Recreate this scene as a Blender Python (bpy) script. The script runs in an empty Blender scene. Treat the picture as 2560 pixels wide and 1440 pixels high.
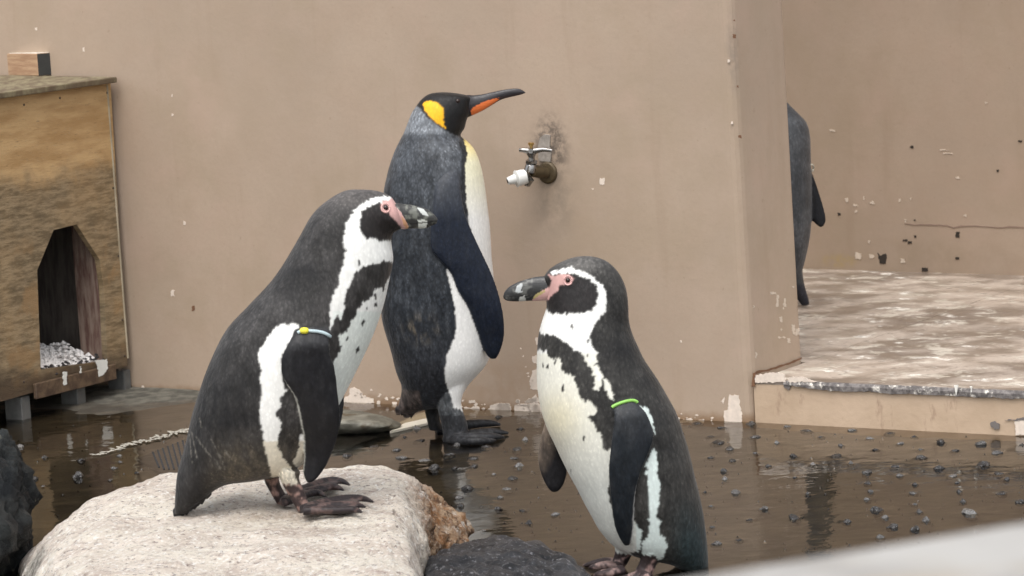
import bpy, bmesh, math, random
import numpy as np
from mathutils import Vector, Matrix, noise
from mathutils.bvhtree import BVHTree

random.seed(7)
S = bpy.context.scene
COL = S.collection

# ------------------------------------------------------------------ camera
F, CAM_H, ROLL, PITCH = 8000.0, 1.45, 0.06, math.atan(1075 / 8000.0)
_r = np.array([1, 0, 0.0])
_f = np.array([0, math.cos(PITCH), -math.sin(PITCH)])
_u = np.array([0, math.sin(PITCH), math.cos(PITCH)])
CR = _r * math.cos(ROLL) - _u * math.sin(ROLL)
CU = _u * math.cos(ROLL) + _r * math.sin(ROLL)
CP = np.array([0, 0, CAM_H])
cam = bpy.data.cameras.new('camera')
camo = bpy.data.objects.new('camera', cam)
COL.objects.link(camo)
camo.matrix_world = Matrix(((CR[0], CU[0], -_f[0], CP[0]), (CR[1], CU[1], -_f[1], CP[1]), (CR[2], CU[2], -_f[2], CP[2]), (0, 0, 0, 1)))
cam.sensor_width = 36
cam.lens = 36 * F / 2560
cam.clip_start, cam.clip_end = 0.1, 400
cam.dof.use_dof = True
cam.dof.focus_distance = 7.2
cam.dof.aperture_fstop = 11.0
S.camera = camo

# ------------------------------------------------------------------ light
SUN_EL, SUN_AZ = 66.0, 196.0          # azimuth clockwise from +Y: soft light from the left
world = bpy.data.worlds.new('World')
S.world = world
world.use_nodes = True
wt = world.node_tree
wt.nodes.clear()
sky = wt.nodes.new('ShaderNodeTexSky')
sky.sky_type = 'NISHITA'
sky.sun_disc = False
sky.sun_elevation = math.radians(SUN_EL)
sky.sun_rotation = math.radians(SUN_AZ)
sky.dust_density = 4.0
sky.air_density = 1.2
hs = wt.nodes.new('ShaderNodeHueSaturation')
hs.inputs['Saturation'].default_value = 0.22
bg = wt.nodes.new('ShaderNodeBackground')
bg.inputs['Strength'].default_value = 0.15
wo = wt.nodes.new('ShaderNodeOutputWorld')
wt.links.new(sky.outputs[0], hs.inputs['Color'])
wt.links.new(hs.outputs[0], bg.inputs['Color'])
wt.links.new(bg.outputs[0], wo.inputs['Surface'])
sl = bpy.data.lights.new('sun', 'SUN')
sl.energy = 0.6
sl.angle = math.radians(46)
sl.color = (1.0, 0.96, 0.9)
so = bpy.data.objects.new('sun', sl)
COL.objects.link(so)
_az, _el = math.radians(SUN_AZ), math.radians(SUN_EL)
sd = Vector((math.sin(_az) * math.cos(_el), math.cos(_az) * math.cos(_el), math.sin(_el)))
so.rotation_euler = sd.to_track_quat('Z', 'Y').to_euler()
S.view_settings.view_transform = 'Standard'
S.view_settings.look = 'None'
S.view_settings.gamma = 1
S.view_settings.use_curve_mapping = False
S.view_settings.exposure = 0.86

# ------------------------------------------------------------------ survey helpers: photograph sight lines to places
def ray(x, y):
    return _f + CR * (x - 1280) / F - CU * (y - 720) / F
def G(x, y, z=0.0):
    v = ray(x, y)
    return CP + v * ((z - CAM_H) / v[2])
def W(x, y, Y):
    v = ray(x, y)
    return CP + v * (Y / v[1])
def onplane(x, y, p0, n):
    v = ray(x, y)
    return CP + v * (np.dot(np.array(p0) - CP, n) / np.dot(v, n))
def Z(ox, oy, s):
    return lambda pts: [(ox + p[0] / s, oy + p[1] / s) for p in pts]
Z1 = Z(780, 440, 3.6)
Z2 = Z(420, 780, 2.7697)
Z3 = Z(940, 180, 3.6)
Z4 = Z(920, 560, 2.5725)
Z5 = Z(1240, 620, 3.2727)
Z6 = Z(1300, 960, 3.0)

# ------------------------------------------------------------------ object helpers
def props(o, label=None, cat=None, group=None, kind=None):
    if label: o['label'] = label
    if cat: o['category'] = cat
    if group: o['group'] = group
    if kind: o['kind'] = kind
    return o
def empty(name, loc, label, cat, group=None):
    o = bpy.data.objects.new(name, None)
    o.location = loc
    o.empty_display_size = 0.05
    COL.objects.link(o)
    return props(o, label, cat, group)
def link(name, me, mat=None, parent=None, smooth=True):
    o = bpy.data.objects.new(name, me)
    COL.objects.link(o)
    if mat and not me.materials:
        me.materials.append(mat)
    if smooth:
        me.polygons.foreach_set('use_smooth', [True] * len(me.polygons))
    if parent:
        o.parent = parent
        o.matrix_parent_inverse = Matrix.Translation(-parent.location)
    return o
def mesh(name, vs, fs):
    me = bpy.data.meshes.new(name)
    me.from_pydata([tuple(map(float, v)) for v in vs], [], fs)
    me.update()
    return me
def setcol(me, cols, alpha=1.0):
    a = me.color_attributes.new('Col', 'FLOAT_COLOR', 'POINT')
    c = np.ones((len(me.vertices), 4), dtype=np.float32)
    c[:, :3] = cols
    c[:, 3] = alpha
    a.data.foreach_set('color', c.ravel())
def soften(me, cols, it=1):
    """let neighbouring feather colours run into each other a little"""
    ne = len(me.edges)
    ed = np.empty(ne * 2, dtype=np.int32)
    me.edges.foreach_get('vertices', ed)
    a, b = ed[0::2], ed[1::2]
    deg = np.bincount(ed, minlength=len(me.vertices))[:, None].clip(1)
    c = np.asarray(cols, dtype=float)
    for _ in range(it):
        s_ = np.stack([np.bincount(a, c[b, k], len(c)) + np.bincount(b, c[a, k], len(c)) for k in range(3)], 1)
        c = 0.5 * c + 0.5 * s_ / deg
    return c
def getv(me):
    a = np.empty(len(me.vertices) * 3, dtype=np.float64)
    me.vertices.foreach_get('co', a)
    return a.reshape(-1, 3)
def setv(me, a):
    me.vertices.foreach_set('co', np.asarray(a, dtype=np.float64).ravel())
    me.update()
def getn(me):
    a = np.empty(len(me.vertices) * 3, dtype=np.float32)
    me.vertices.foreach_get('normal', a)
    return a.reshape(-1, 3)
def box_vf(c0, ax, ay, az):
    """box from corner c0 along three edge vectors"""
    c0, ax, ay, az = map(np.array, (c0, ax, ay, az))
    vs = [c0 + i * ax + j * ay + k * az for k in (0, 1) for j in (0, 1) for i in (0, 1)]
    fs = [(0, 2, 3, 1), (4, 5, 7, 6), (0, 1, 5, 4), (2, 6, 7, 3), (0, 4, 6, 2), (1, 3, 7, 5)]
    if np.dot(np.cross(ax, ay), az) < 0:
        fs = [f[::-1] for f in fs]
    return vs, fs
def bevel(me, w=0.003, seg=2):
    bm = bmesh.new()
    bm.from_mesh(me)
    bmesh.ops.bevel(bm, geom=bm.edges[:], offset=w, segments=seg, affect='EDGES', profile=0.6)
    bm.to_mesh(me)
    bm.free()
    me.update()
    return me
def joinvf(parts):
    V, Fc = [], []
    for vs, fs in parts:
        b = len(V)
        V += [tuple(map(float, v)) for v in vs]
        Fc += [tuple(i + b for i in f) for f in fs]
    return V, Fc
def catmull(A, sub):
    A = np.asarray(A, dtype=float)
    out = []
    n = len(A)
    for i in range(n - 1):
        p0, p1, p2, p3 = A[max(i - 1, 0)], A[i], A[i + 1], A[min(i + 2, n - 1)]
        for k in range(sub):
            t = k / sub
            out.append(0.5 * (2 * p1 + (p2 - p0) * t + (2 * p0 - 5 * p1 + 4 * p2 - p3) * t * t + (3 * p1 - p0 - 3 * p2 + p3) * t ** 3))
    out.append(A[-1])
    return np.array(out)
def rings_vf(rings):
    n = len(rings[0])
    vs = [p for r in rings for p in r]
    fs = []
    for i in range(len(rings) - 1):
        for j in range(n):
            k = (j + 1) % n
            fs.append((i * n + j, i * n + k, (i + 1) * n + k, (i + 1) * n + j))
    a = len(vs)
    vs.append(np.mean(rings[0], axis=0))
    vs.append(np.mean(rings[-1], axis=0))
    for j in range(n):
        k = (j + 1) % n
        fs.append((a, k, j))
        b = (len(rings) - 1) * n
        fs.append((a + 1, b + j, b + k))
    return vs, fs
def loft(st, Y, ring=36, sub=5):
    """closed loft of elliptical sections. st: (xL,yL,xR,yR,depth[,offL,offR])"""
    A = []
    for s in st:
        oL = s[5] if len(s) > 5 else 0.0
        oR = s[6] if len(s) > 6 else oL
        L, R = W(s[0], s[1], Y + oL), W(s[2], s[3], Y + oR)
        A.append(np.concatenate([(L + R) / 2, (R - L) / 2, [s[4]]]))
    A = catmull(A, sub)
    rings = []
    for a in A:
        c, ax, d = a[:3], a[3:6], max(a[6], 0.0008)
        nrm = np.array([0, 1.0, 0])
        if abs(ax[1]) > 1e-6:
            nrm = np.array([-ax[1], ax[0], 0]) / math.hypot(ax[0], ax[1])
            if nrm[1] < 0: nrm = -nrm
        rings.append([c + ax * math.cos(t) + nrm * d * math.sin(t) for t in np.linspace(0, 2 * math.pi, ring, endpoint=False)])
    return rings_vf(rings)
def tube(pts, rad, ring=12, sub=4, flat=1.0):
    A = catmull([list(p) + [r] for p, r in zip(pts, rad)], sub)
    rings, up = [], np.array([0, 0, 1.0])
    for i, a in enumerate(A):
        t = A[min(i + 1, len(A) - 1)][:3] - A[max(i - 1, 0)][:3]
        t = t / (np.linalg.norm(t) + 1e-12)
        u = up if abs(t @ up) < 0.95 else np.array([1.0, 0, 0])
        s = np.cross(t, u); s /= np.linalg.norm(s)
        w = np.cross(s, t)
        r = max(a[3], 0.0006)
        rings.append([a[:3] + s * r * math.cos(q) + w * r * flat * math.sin(q) for q in np.linspace(0, 2 * math.pi, ring, endpoint=False)])
    return rings_vf(rings)
def slab(poly, th):
    n = len(poly)
    vs = [np.array(p) + np.array([0, 0, th / 2]) for p in poly] + [np.array(p) - np.array([0, 0, th / 2]) for p in poly]
    fs = [tuple(range(n)), tuple(range(2 * n - 1, n - 1, -1))] + [(i, i + n, (i + 1) % n + n, (i + 1) % n) for i in range(n)]
    return vs, fs
def bvh(vf):
    return BVHTree.FromPolygons([tuple(map(float, v)) for v in vf[0]], vf[1])
def hit(b, x, y):
    v = ray(x, y)
    v = v / np.linalg.norm(v)
    h = b.ray_cast(Vector(CP), Vector(v))
    return np.array(h[0]) if h[0] is not None else None
def inpoly(x, y, poly):
    ins = np.zeros(len(x), dtype=bool)
    n = len(poly)
    for i in range(n):
        (x1, y1), (x2, y2) = poly[i], poly[(i + 1) % n]
        if y1 == y2: continue
        c = ((y1 > y) != (y2 > y)) & (x < (x2 - x1) * (y - y1) / (y2 - y1) + x1)
        ins ^= c
    return ins
def union(parts, voxel, smooth=3, name='body'):
    V, Fc = joinvf(parts)
    me = mesh('tmp', V, Fc)
    o = bpy.data.objects.new('tmp', me)
    COL.objects.link(o)
    m = o.modifiers.new('r', 'REMESH')
    m.mode = 'VOXEL'
    m.voxel_size = voxel
    m = o.modifiers.new('s', 'SMOOTH')
    m.factor = 0.5
    m.iterations = smooth
    dg = bpy.context.evaluated_depsgraph_get()
    out = bpy.data.meshes.new_from_object(o.evaluated_get(dg))
    out.name = name
    bpy.data.objects.remove(o)
    bpy.data.meshes.remove(me)
    return out
def fbm(p, sc, oct=3):
    return noise.fractal(Vector((p[0] * sc, p[1] * sc, p[2] * sc)), 1.0, 2.0, oct)

# ------------------------------------------------------------------ materials
class MT:
    def __init__(self, name):
        self.m = bpy.data.materials.new(name)
        self.m.use_nodes = True
        self.t = self.m.node_tree
        self.t.nodes.clear()
        self.out = self.n('ShaderNodeOutputMaterial')
        self.co = None
    def n(self, ty, **kw):
        nd = self.t.nodes.new(ty)
        for k, v in kw.items(): setattr(nd, k, v)
        return nd
    def put(self, sock, v):
        if hasattr(v, 'is_output') or isinstance(v, bpy.types.NodeSocket):
            self.t.links.new(v, sock)
        elif v is not None:
            if isinstance(v, (tuple, list)) and len(v) == 3 and sock.type == 'RGBA': v = (*v, 1)
            sock.default_value = v
    def coord(self, scale=(1, 1, 1), loc=(0, 0, 0), rot=(0, 0, 0)):
        if self.co is None: self.co = self.n('ShaderNodeTexCoord').outputs['Object']
        mp = self.n('ShaderNodeMapping')
        mp.inputs['Scale'].default_value = scale
        mp.inputs['Location'].default_value = loc
        mp.inputs['Rotation'].default_value = rot
        self.t.links.new(self.co, mp.inputs['Vector'])
        return mp.outputs[0]
    def noise(self, scale, detail=4, rough=0.55, vec=None, dist=0.0):
        nd = self.n('ShaderNodeTexNoise')
        self.t.links.new(vec or self.coord(), nd.inputs['Vector'])
        nd.inputs['Scale'].default_value = scale
        nd.inputs['Detail'].default_value = detail
        nd.inputs['Roughness'].default_value = rough
        nd.inputs['Distortion'].default_value = dist
        return nd.outputs['Fac']
    def voro(self, scale, vec=None, feature='F1', out='Distance'):
        nd = self.n('ShaderNodeTexVoronoi', feature=feature)
        self.t.links.new(vec or self.coord(), nd.inputs['Vector'])
        nd.inputs['Scale'].default_value = scale
        return nd.outputs[out]
    def rng(self, v, a, b, c=0.0, d=1.0, smooth=True):
        nd = self.n('ShaderNodeMapRange', interpolation_type='SMOOTHSTEP' if smooth else 'LINEAR')
        self.put(nd.inputs[0], v)
        for i, q in enumerate((a, b, c, d)): nd.inputs[i + 1].default_value = q
        return nd.outputs[0]
    def math(self, op, a, b=None):
        nd = self.n('ShaderNodeMath', operation=op)
        self.put(nd.inputs[0], a)
        if b is not None: self.put(nd.inputs[1], b)
        return nd.outputs[0]
    def mix(self, f, a, b, mode='MIX'):
        nd = self.n('ShaderNodeMix', data_type='RGBA', blend_type=mode)
        self.put(nd.inputs[0], f)
        self.put(nd.inputs[6], a)
        self.put(nd.inputs[7], b)
        return nd.outputs[2]
    def ell(self, c, r, soft=0.5):
        """1 inside an ellipsoid in object space, fading outwards; c, r of 3, r 0 = axis ignored"""
        sc = tuple(1 / q if q else 0 for q in r)
        v = self.coord(scale=sc, loc=tuple(-a * b for a, b in zip(c, sc)))
        ln = self.n('ShaderNodeVectorMath', operation='LENGTH')
        self.t.links.new(v, ln.inputs[0])
        return self.rng(ln.outputs['Value'], 1.0, 1.0 - soft if soft < 1 else 0.0)
    def attr(self):
        return self.n('ShaderNodeVertexColor', layer_name='Col').outputs[0]
    def bump(self, h, strength=0.3, dist=0.01, nrm=None):
        nd = self.n('ShaderNodeBump')
        nd.inputs['Strength'].default_value = strength
        nd.inputs['Distance'].default_value = dist
        self.put(nd.inputs['Height'], h)
        if nrm: self.put(nd.inputs['Normal'], nrm)
        return nd.outputs[0]
    def bsdf(self, col, rough=0.6, nrm=None, metal=0.0, spec=0.5, **kw):
        b = self.n('ShaderNodeBsdfPrincipled')
        self.put(b.inputs['Base Color'], col)
        self.put(b.inputs['Roughness'], rough)
        self.put(b.inputs['Metallic'], metal)
        self.put(b.inputs['Specular IOR Level'], spec)
        if nrm: self.put(b.inputs['Normal'], nrm)
        for k, v in kw.items(): self.put(b.inputs[k], v)
        self.t.links.new(b.outputs[0], self.out.inputs['Surface'])
        return self.m
def simple(name, col, rough=0.6, var=0.15, sc=40, metal=0.0, bs=0.2):
    m = MT(name)
    n = m.noise(sc)
    c = m.mix(n, tuple(q * (1 - var) for q in col), tuple(min(1, q * (1 + var)) for q in col))
    return m.bsdf(c, rough, m.bump(m.noise(sc * 3), bs, 0.002), metal)

def feather_mat(name):
    """Col holds the plumage colour; its alpha says how feathered (1) or sleek (0) the skin is"""
    m = MT(name)
    vc = m.n('ShaderNodeVertexColor', layer_name='Col')
    a, al = vc.outputs[0], vc.outputs[1]
    v = m.coord(scale=(1, 1, 0.4), rot=(0, 0.15, 0))
    fine = m.rng(m.voro(150, m.coord(scale=(1, 1, 0.55), rot=(0, 0.2, 0))), 0.05, 0.75, 1, 0, False)
    mid = m.noise(95, 4, 0.65, v)
    big = m.noise(16, 4, 0.6)
    k = m.math('ADD', m.rng(fine, 0.2, 1.0, -0.38, 0.48, False), m.rng(mid, 0.3, 0.7, -0.32, 0.32))
    k = m.math('ADD', k, m.rng(big, 0.3, 0.7, -0.22, 0.22))
    k = m.math('ADD', k, m.rng(m.noise(210, 2, 0.5, m.coord(scale=(1, 1, 0.5), loc=(2, 2, 2))), 0.58, 0.72, 0, 1.1))
    k = m.math('ADD', m.math('MULTIPLY', k, al), 1.0)
    vm = m.n('ShaderNodeVectorMath', operation='SCALE')
    m.t.links.new(a, vm.inputs[0])
    m.t.links.new(k, vm.inputs['Scale'])
    h = m.math('MULTIPLY', m.math('ADD', mid, m.math('MULTIPLY', fine, 0.5)), al)
    bp = m.bump(h, 0.5, 0.0035)
    ro = m.rng(mid, 0.3, 0.7, 0.45, 0.62)
    return m.bsdf(vm.outputs[0], ro, bp, 0, 0.28, **{'Sheen Weight': 0.10, 'Sheen Roughness': 0.35})
M_FEATHER = feather_mat('feather')
M_SKIN = MT('horn_and_skin')
M_SKIN = M_SKIN.bsdf(M_SKIN.attr(), M_SKIN.rng(M_SKIN.noise(160), 0.3, 0.7, 0.3, 0.5), M_SKIN.bump(M_SKIN.noise(260, 3, 0.6, M_SKIN.coord(scale=(0.25, 1, 1))), 0.35, 0.002))

# wall frame -------------------------------------------------------------
WT = math.radians(33.0)
WC = np.array([0.59, 7.963, 0.0])                       # outer corner of the front wall
WR = np.array([math.cos(WT), -math.sin(WT), 0])         # along the wall to the right (nearer)
WB = np.array([math.sin(WT), math.cos(WT), 0])          # into the wall
WN = -WB
BT = math.radians(36.5)
BC = np.array([0.95, 10.02, 0.0])                       # point at the foot of the back wall
BR = np.array([math.cos(BT), -math.sin(BT), 0])
BB = np.array([math.sin(BT), math.cos(BT), 0])
LEDGE_Z = 0.107
def wall_uz(x, y):
    p = onplane(x, y, WC, WB)
    return (p - WC) @ WR, p[2]

def plaster(name, base, stains, streak=None, lowdirt=None):
    m = MT(name)
    big = m.noise(1.6, 4, 0.6)
    mid = m.noise(9, 5, 0.6)
    fine = m.noise(90, 4, 0.65)
    c = m.mix(m.rng(big, 0.3, 0.7), tuple(q * 0.93 for q in base), tuple(q * 1.06 for q in base))
    c = m.mix(m.rng(mid, 0.35, 0.75, 0, 0.35), c, (base[0] * 0.95, base[1] * 0.90, base[2] * 0.87))
    c = m.mix(m.rng(fine, 0.4, 0.8, 0, 0.3), c, tuple(q * 0.82 for q in base))
    c = m.mix(m.rng(m.noise(3.2, 6, 0.62, m.coord(loc=(7, 3, 1))), 0.45, 0.68, 0, 0.55), c, (base[0] * 0.86, base[1] * 0.86, base[2] * 0.80))
    c = m.mix(m.rng(m.noise(4.5, 5, 0.6, m.coord(loc=(1, 9, 4))), 0.52, 0.72, 0, 0.5), c, (base[0] * 1.07, base[1] * 1.02, base[2] * 1.04))
    c = m.mix(m.rng(m.noise(7, 5, 0.65, m.coord(scale=(1.6, 1, 0.16))), 0.55, 0.75, 0, 0.45), c, (base[0] * 0.83, base[1] * 0.80, base[2] * 0.76))
    c = m.mix(m.rng(m.noise(48, 3, 0.6, m.coord(loc=(3, 3, 3))), 0.66, 0.74, 0, 0.5), c, (base[0] * 0.7, base[1] * 0.66, base[2] * 0.62))
    for (u, z, ru, rz, col, amt, nsc, soft) in stains:
        e = m.ell((u, 0, z), (ru, 0.045, rz), soft)
        nn = m.rng(m.noise(nsc, 4, 0.65), 0.36, 0.62)
        f = m.math('MULTIPLY', m.math('MULTIPLY', e, nn), amt)
        c = m.mix(f, c, col)
    if lowdirt:
        z0, col, amt = lowdirt
        sp = m.n('ShaderNodeSeparateXYZ')
        m.coord()
        m.t.links.new(m.co, sp.inputs[0])
        zz = m.math('ADD', sp.outputs[2], m.math('MULTIPLY', m.math('SUBTRACT', m.noise(14, 4, 0.7), 0.5), z0 * 1.3))
        f = m.math('MULTIPLY', m.rng(zz, z0, 0.0), amt)
        c = m.mix(f, c, col)
    bp = m.bump(mid, 0.16, 0.008, m.bump(m.noise(28, 4, 0.6), 0.14, 0.004, m.bump(fine, 0.14, 0.002)))
    return m.bsdf(c, 0.72, bp, 0, 0.3)

WALL = (0.408, 0.314, 0.238)
tu, tz = wall_uz(1365, 340)
ju, jz = wall_uz(1838, 130)
ju2, jz2 = wall_uz(1850, 420)
bu, bz = wall_uz(420, 990)
M_WALL = plaster('wall_plaster', WALL, [
    (tu + 0.012, tz - 0.03, 0.075, 0.12, (0.10, 0.08, 0.065), 0.95, 38, 0.75),
    (tu + 0.015, tz - 0.16, 0.10, 0.15, (0.24, 0.195, 0.15), 0.7, 20, 0.9),
    (ju, jz, 0.035, 0.17, (0.26, 0.21, 0.165), 0.95, 30, 0.9),
    (ju + 0.012, jz - 0.02, 0.008, 0.2, (0.17, 0.14, 0.12), 0.8, 60, 0.9),
    (ju2, jz2 - 0.1, 0.02, 0.25, (0.36, 0.27, 0.20), 0.8, 40, 0.9),
    (wall_uz(1240, 900)[0], 0.06, 0.5, 0.11, (0.35, 0.24, 0.16), 0.6, 8, 0.8),
    (wall_uz(640, 300)[0], 0.9, 0.25, 0.5, (0.37, 0.285, 0.21), 0.6, 5, 0.9),
], lowdirt=(0.03, (0.20, 0.115, 0.055), 0.75))
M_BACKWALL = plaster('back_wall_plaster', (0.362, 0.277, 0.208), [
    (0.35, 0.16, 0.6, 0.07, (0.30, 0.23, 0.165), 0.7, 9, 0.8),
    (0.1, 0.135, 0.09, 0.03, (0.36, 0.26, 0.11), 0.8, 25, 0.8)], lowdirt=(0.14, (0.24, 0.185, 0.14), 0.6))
M_PEEL = simple('bare_plaster', (0.70, 0.60, 0.51), 0.85, 0.25, 70)
M_DARKHOLE = simple('dark_hole', (0.03, 0.022, 0.016), 0.9)
M_STAIN = simple('rust_stain', (0.17, 0.085, 0.045), 0.9, 0.4, 60)

# ------------------------------------------------------------------ floor and water
def house_rise(x, y):
    # the floor rises out of the water along the wall, by the nest box
    u = (np.array([x, y, 0]) - WC) @ WR
    d = (np.array([x, y, 0]) - WC) @ WN
    k = min(max((-1.28 - u) / 0.55, 0), 1)
    return 0.030 * k * max(0, 1 - d / 0.62)
xs = [-60, -20, -6, -3] + list(np.arange(-2.2, 2.21, 0.04)) + [3, 6, 20, 60]
ys = [-30, -5, 2] + list(np.arange(4.0, 10.5, 0.04)) + [12, 20, 60, 120]
vs, fs = [], []
for y in ys:
    for x in xs:
        z = -0.016
        if -2.3 < x < 2.3 and 3.9 < y < 10.6:
            z += 0.006 * noise.noise(Vector((x * 3, y * 3, 0))) + 0.004 * noise.noise(Vector((x * 11, y * 11, 4))) + house_rise(x, y)
        vs.append((x, y, z))
nx = len(xs)
for j in range(len(ys) - 1):
    for i in range(nx - 1):
        fs.append((j * nx + i, j * nx + i + 1, (j + 1) * nx + i + 1, (j + 1) * nx + i))
m = MT('wet_concrete')
c = m.mix(m.rng(m.noise(2.5, 4), 0.35, 0.65), (0.050, 0.044, 0.036), (0.095, 0.084, 0.068))
c = m.mix(m.rng(m.noise(26, 4, 0.6, m.coord(scale=(0.5, 1, 1))), 0.45, 0.7, 0, 0.7), c, (0.15, 0.13, 0.10))
c = m.mix(m.rng(m.noise(150, 3), 0.5, 0.8, 0, 0.6), c, (0.05, 0.04, 0.03))
sp = m.n('ShaderNodeSeparateXYZ'); m.t.links.new(m.co, sp.inputs[0])
dry = m.rng(m.math('ADD', sp.outputs[2], m.math('MULTIPLY', m.math('SUBTRACT', m.noise(22, 4), 0.5), 0.012)), 0.0, 0.006)
c = m.mix(dry, c, m.mix(m.rng(m.noise(30, 4), 0.35, 0.65), (0.06, 0.057, 0.047), (0.135, 0.128, 0.105)))
M_FLOOR = m.bsdf(c, m.rng(dry, 0, 1, 0.45, 0.8), m.bump(m.noise(70, 5, 0.7), 0.5, 0.006))
floor = link('pool_floor', mesh('pool_floor', vs, fs), M_FLOOR)
props(floor, kind='structure')

m = MT('shallow_water')
tr = m.n('ShaderNodeBsdfTransparent'); tr.inputs[0].default_value = (0.62, 0.57, 0.485, 1)
gl = m.n('ShaderNodeBsdfGlossy'); gl.inputs['Roughness'].default_value = 0.04
gl.inputs['Color'].default_value = (1, 1, 1, 1)
wv = m.coord(scale=(1, 1, 1))
bp = m.bump(m.noise(9, 2, 0.5, wv), 0.10, 0.02, m.bump(m.noise(38, 2, 0.5, m.coord(scale=(0.7, 1, 1))), 0.10, 0.006))
m.put(gl.inputs['Normal'], bp)
fr = m.n('ShaderNodeFresnel'); fr.inputs['IOR'].default_value = 1.33
m.put(fr.inputs['Normal'], bp)
mx = m.n('ShaderNodeMixShader')
m.t.links.new(fr.outputs[0], mx.inputs[0]); m.t.links.new(tr.outputs[0], mx.inputs[1]); m.t.links.new(gl.outputs[0], mx.inputs[2])
m.t.links.new(mx.outputs[0], m.out.inputs['Surface'])
M_WATER = m.m
P = [G(2800, 1076), G(1885, 1057), WC + WR * -2.2, (-2.6, 8.5, 0), (-2.6, 4.2, 0), (2.4, 4.2, 0), (2.4, 7.0, 0)]


# stones set in the floor
m = MT('wet_stone')
oi = m.n('ShaderNodeObjectInfo').outputs['Random']
c = m.mix(m.rng(oi, 0.45, 1.0), (0.010, 0.009, 0.009), (0.13, 0.125, 0.12))
c = m.mix(m.rng(m.noise(3, 3), 0.4, 0.7, 0, 0.5), c, (0.05, 0.045, 0.042))
M_STONE = m.bsdf(c, 0.13, m.bump(m.noise(3, 4), 0.3, 0.1), 0, 0.6)
smesh = []
for k in range(6):
    bm = bmesh.new()
    bmesh.ops.create_icosphere(bm, subdivisions=2, radius=1)
    for v in bm.verts:
        q = v.co.copy()
        v.co *= 1 + 0.40 * noise.noise(q * 1.1 + Vector((k * 7.3, 0, 0))) + 0.2 * noise.noise(q * 2.7 + Vector((0, k * 5, 0)))
        if k % 2: v.co.z = max(v.co.z, -0.6) * 1.0
    me = bpy.data.meshes.new('stone')
    bm.to_mesh(me); bm.free()
    me.materials.append(M_STONE)
    smesh.append(me)
stone_px = []
for (ox, oy, s, L) in (
    (1700, 1040, 2.977, [(130,45,80,35),(535,48,90,55),(800,70,60,40),(310,80,80,30),(940,105,80,35),(1285,98,80,35),(1560,122,80,30),(1745,150,60,25),(1050,150,60,30),(1415,160,60,35),(550,148,80,40),(225,145,70,30),(275,188,100,45),(720,190,50,50),(370,237,80,45),(1200,210,50,50),(1635,198,70,35),(1945,185,70,60),(2240,200,80,45),(2545,210,50,35),(560,268,40,40),(235,300,65,45),(850,285,50,60),(1160,290,90,30),(1455,245,70,30),(1785,245,70,30),(2045,250,70,40),(2360,265,80,50),(390,325,60,45),(660,360,50,60),(985,352,50,40),(1270,340,50,60),(1595,370,60,35),(1800,300,80,45),(1930,380,80,45),(2255,350,100,70),(330,400,60,50),(335,460,55,50),(855,450,40,45),(1390,410,70,60),(1640,435,70,40),(2020,440,80,40),(2370,425,70,35),(185,555,40,60),(415,560,90,50),(1400,490,60,50),(1750,500,50,50),(2065,490,50,40),(2430,460,50,60),(950,570,50,50),(1420,550,55,60),(1740,565,70,50),(2080,555,50,50),(235,665,40,40),(1395,610,50,60),(2105,625,60,60),(2395,570,80,40),(2530,630,70,50),(620,680,80,50),(1745,650,50,40),(1465,690,90,60),(1780,700,60,60),(2155,710,110,60),(515,765,60,40),(855,750,95,55),(1240,770,65,80),(1525,745,70,50),(1830,765,80,60),(240,815,45,60),(1580,815,90,60),(1745,835,80,50),(270,940,80,50),(440,915,70,40),(1490,890,90,60)]),
    (840, 960, 4.571, [(130,805,120,80),(430,710,130,50),(690,745,120,50),(760,830,150,50),(920,500,100,60),(785,590,60,90),(950,640,130,40),(1030,870,150,40),(1110,950,150,90),(1375,690,90,60),(1290,800,150,50),(1720,710,150,50),(2065,740,130,60),(1570,840,140,60),(1360,950,90,40),(1570,930,120,50),(2055,840,120,40),(2090,920,120,80),(1855,365,80,70),(1800,1020,70,60),(2020,1070,130,60),(1510,1180,150,80),(1960,1190,130,60),(2160,620,90,90),(2110,500,90,60)]),
    (1040, 1080, 5.142, [(560,830,110,80),(570,935,120,90),(1090,830,90,60),(1060,960,90,120),(1450,1150,110,100),(865,1250,60,80),(1380,995,110,60),(1790,1040,120,80)]),
    (0, 940, 5.12, [(250,890,100,90),(575,1010,90,150),(350,1150,60,80),(440,1290,110,130),(555,1400,60,60),(1000,1250,160,180),(1540,1010,70,70),(1475,1170,100,60),(1540,1090,70,60),(1040,1060,90,90),(1745,1220,70,80),(1410,1330,70,30)])):
    stone_px += [(ox + a / s, oy + b / s, w / s, h / s) for a, b, w, h in L]
stones = []
for i, (x, y, w, h) in enumerate(stone_px):
    p = G(x, y + h * 0.25)
    d = p[1] / F
    o = bpy.data.objects.new('stone', smesh[i % 6])
    COL.objects.link(o)
    r = w * d / 2 * 1.08
    o.location = (p[0], p[1], -0.002)
    o.scale = (r, r * random.uniform(0.8, 1.2), max(0.005, min(h * d * random.uniform(0.5, 0.8), r * 0.95)))
    o.rotation_euler = (random.uniform(-.25, .25), random.uniform(-.25, .25), random.uniform(0, 6.28))
    o.parent = floor
    stones.append((p[0], p[1], r))

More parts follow.
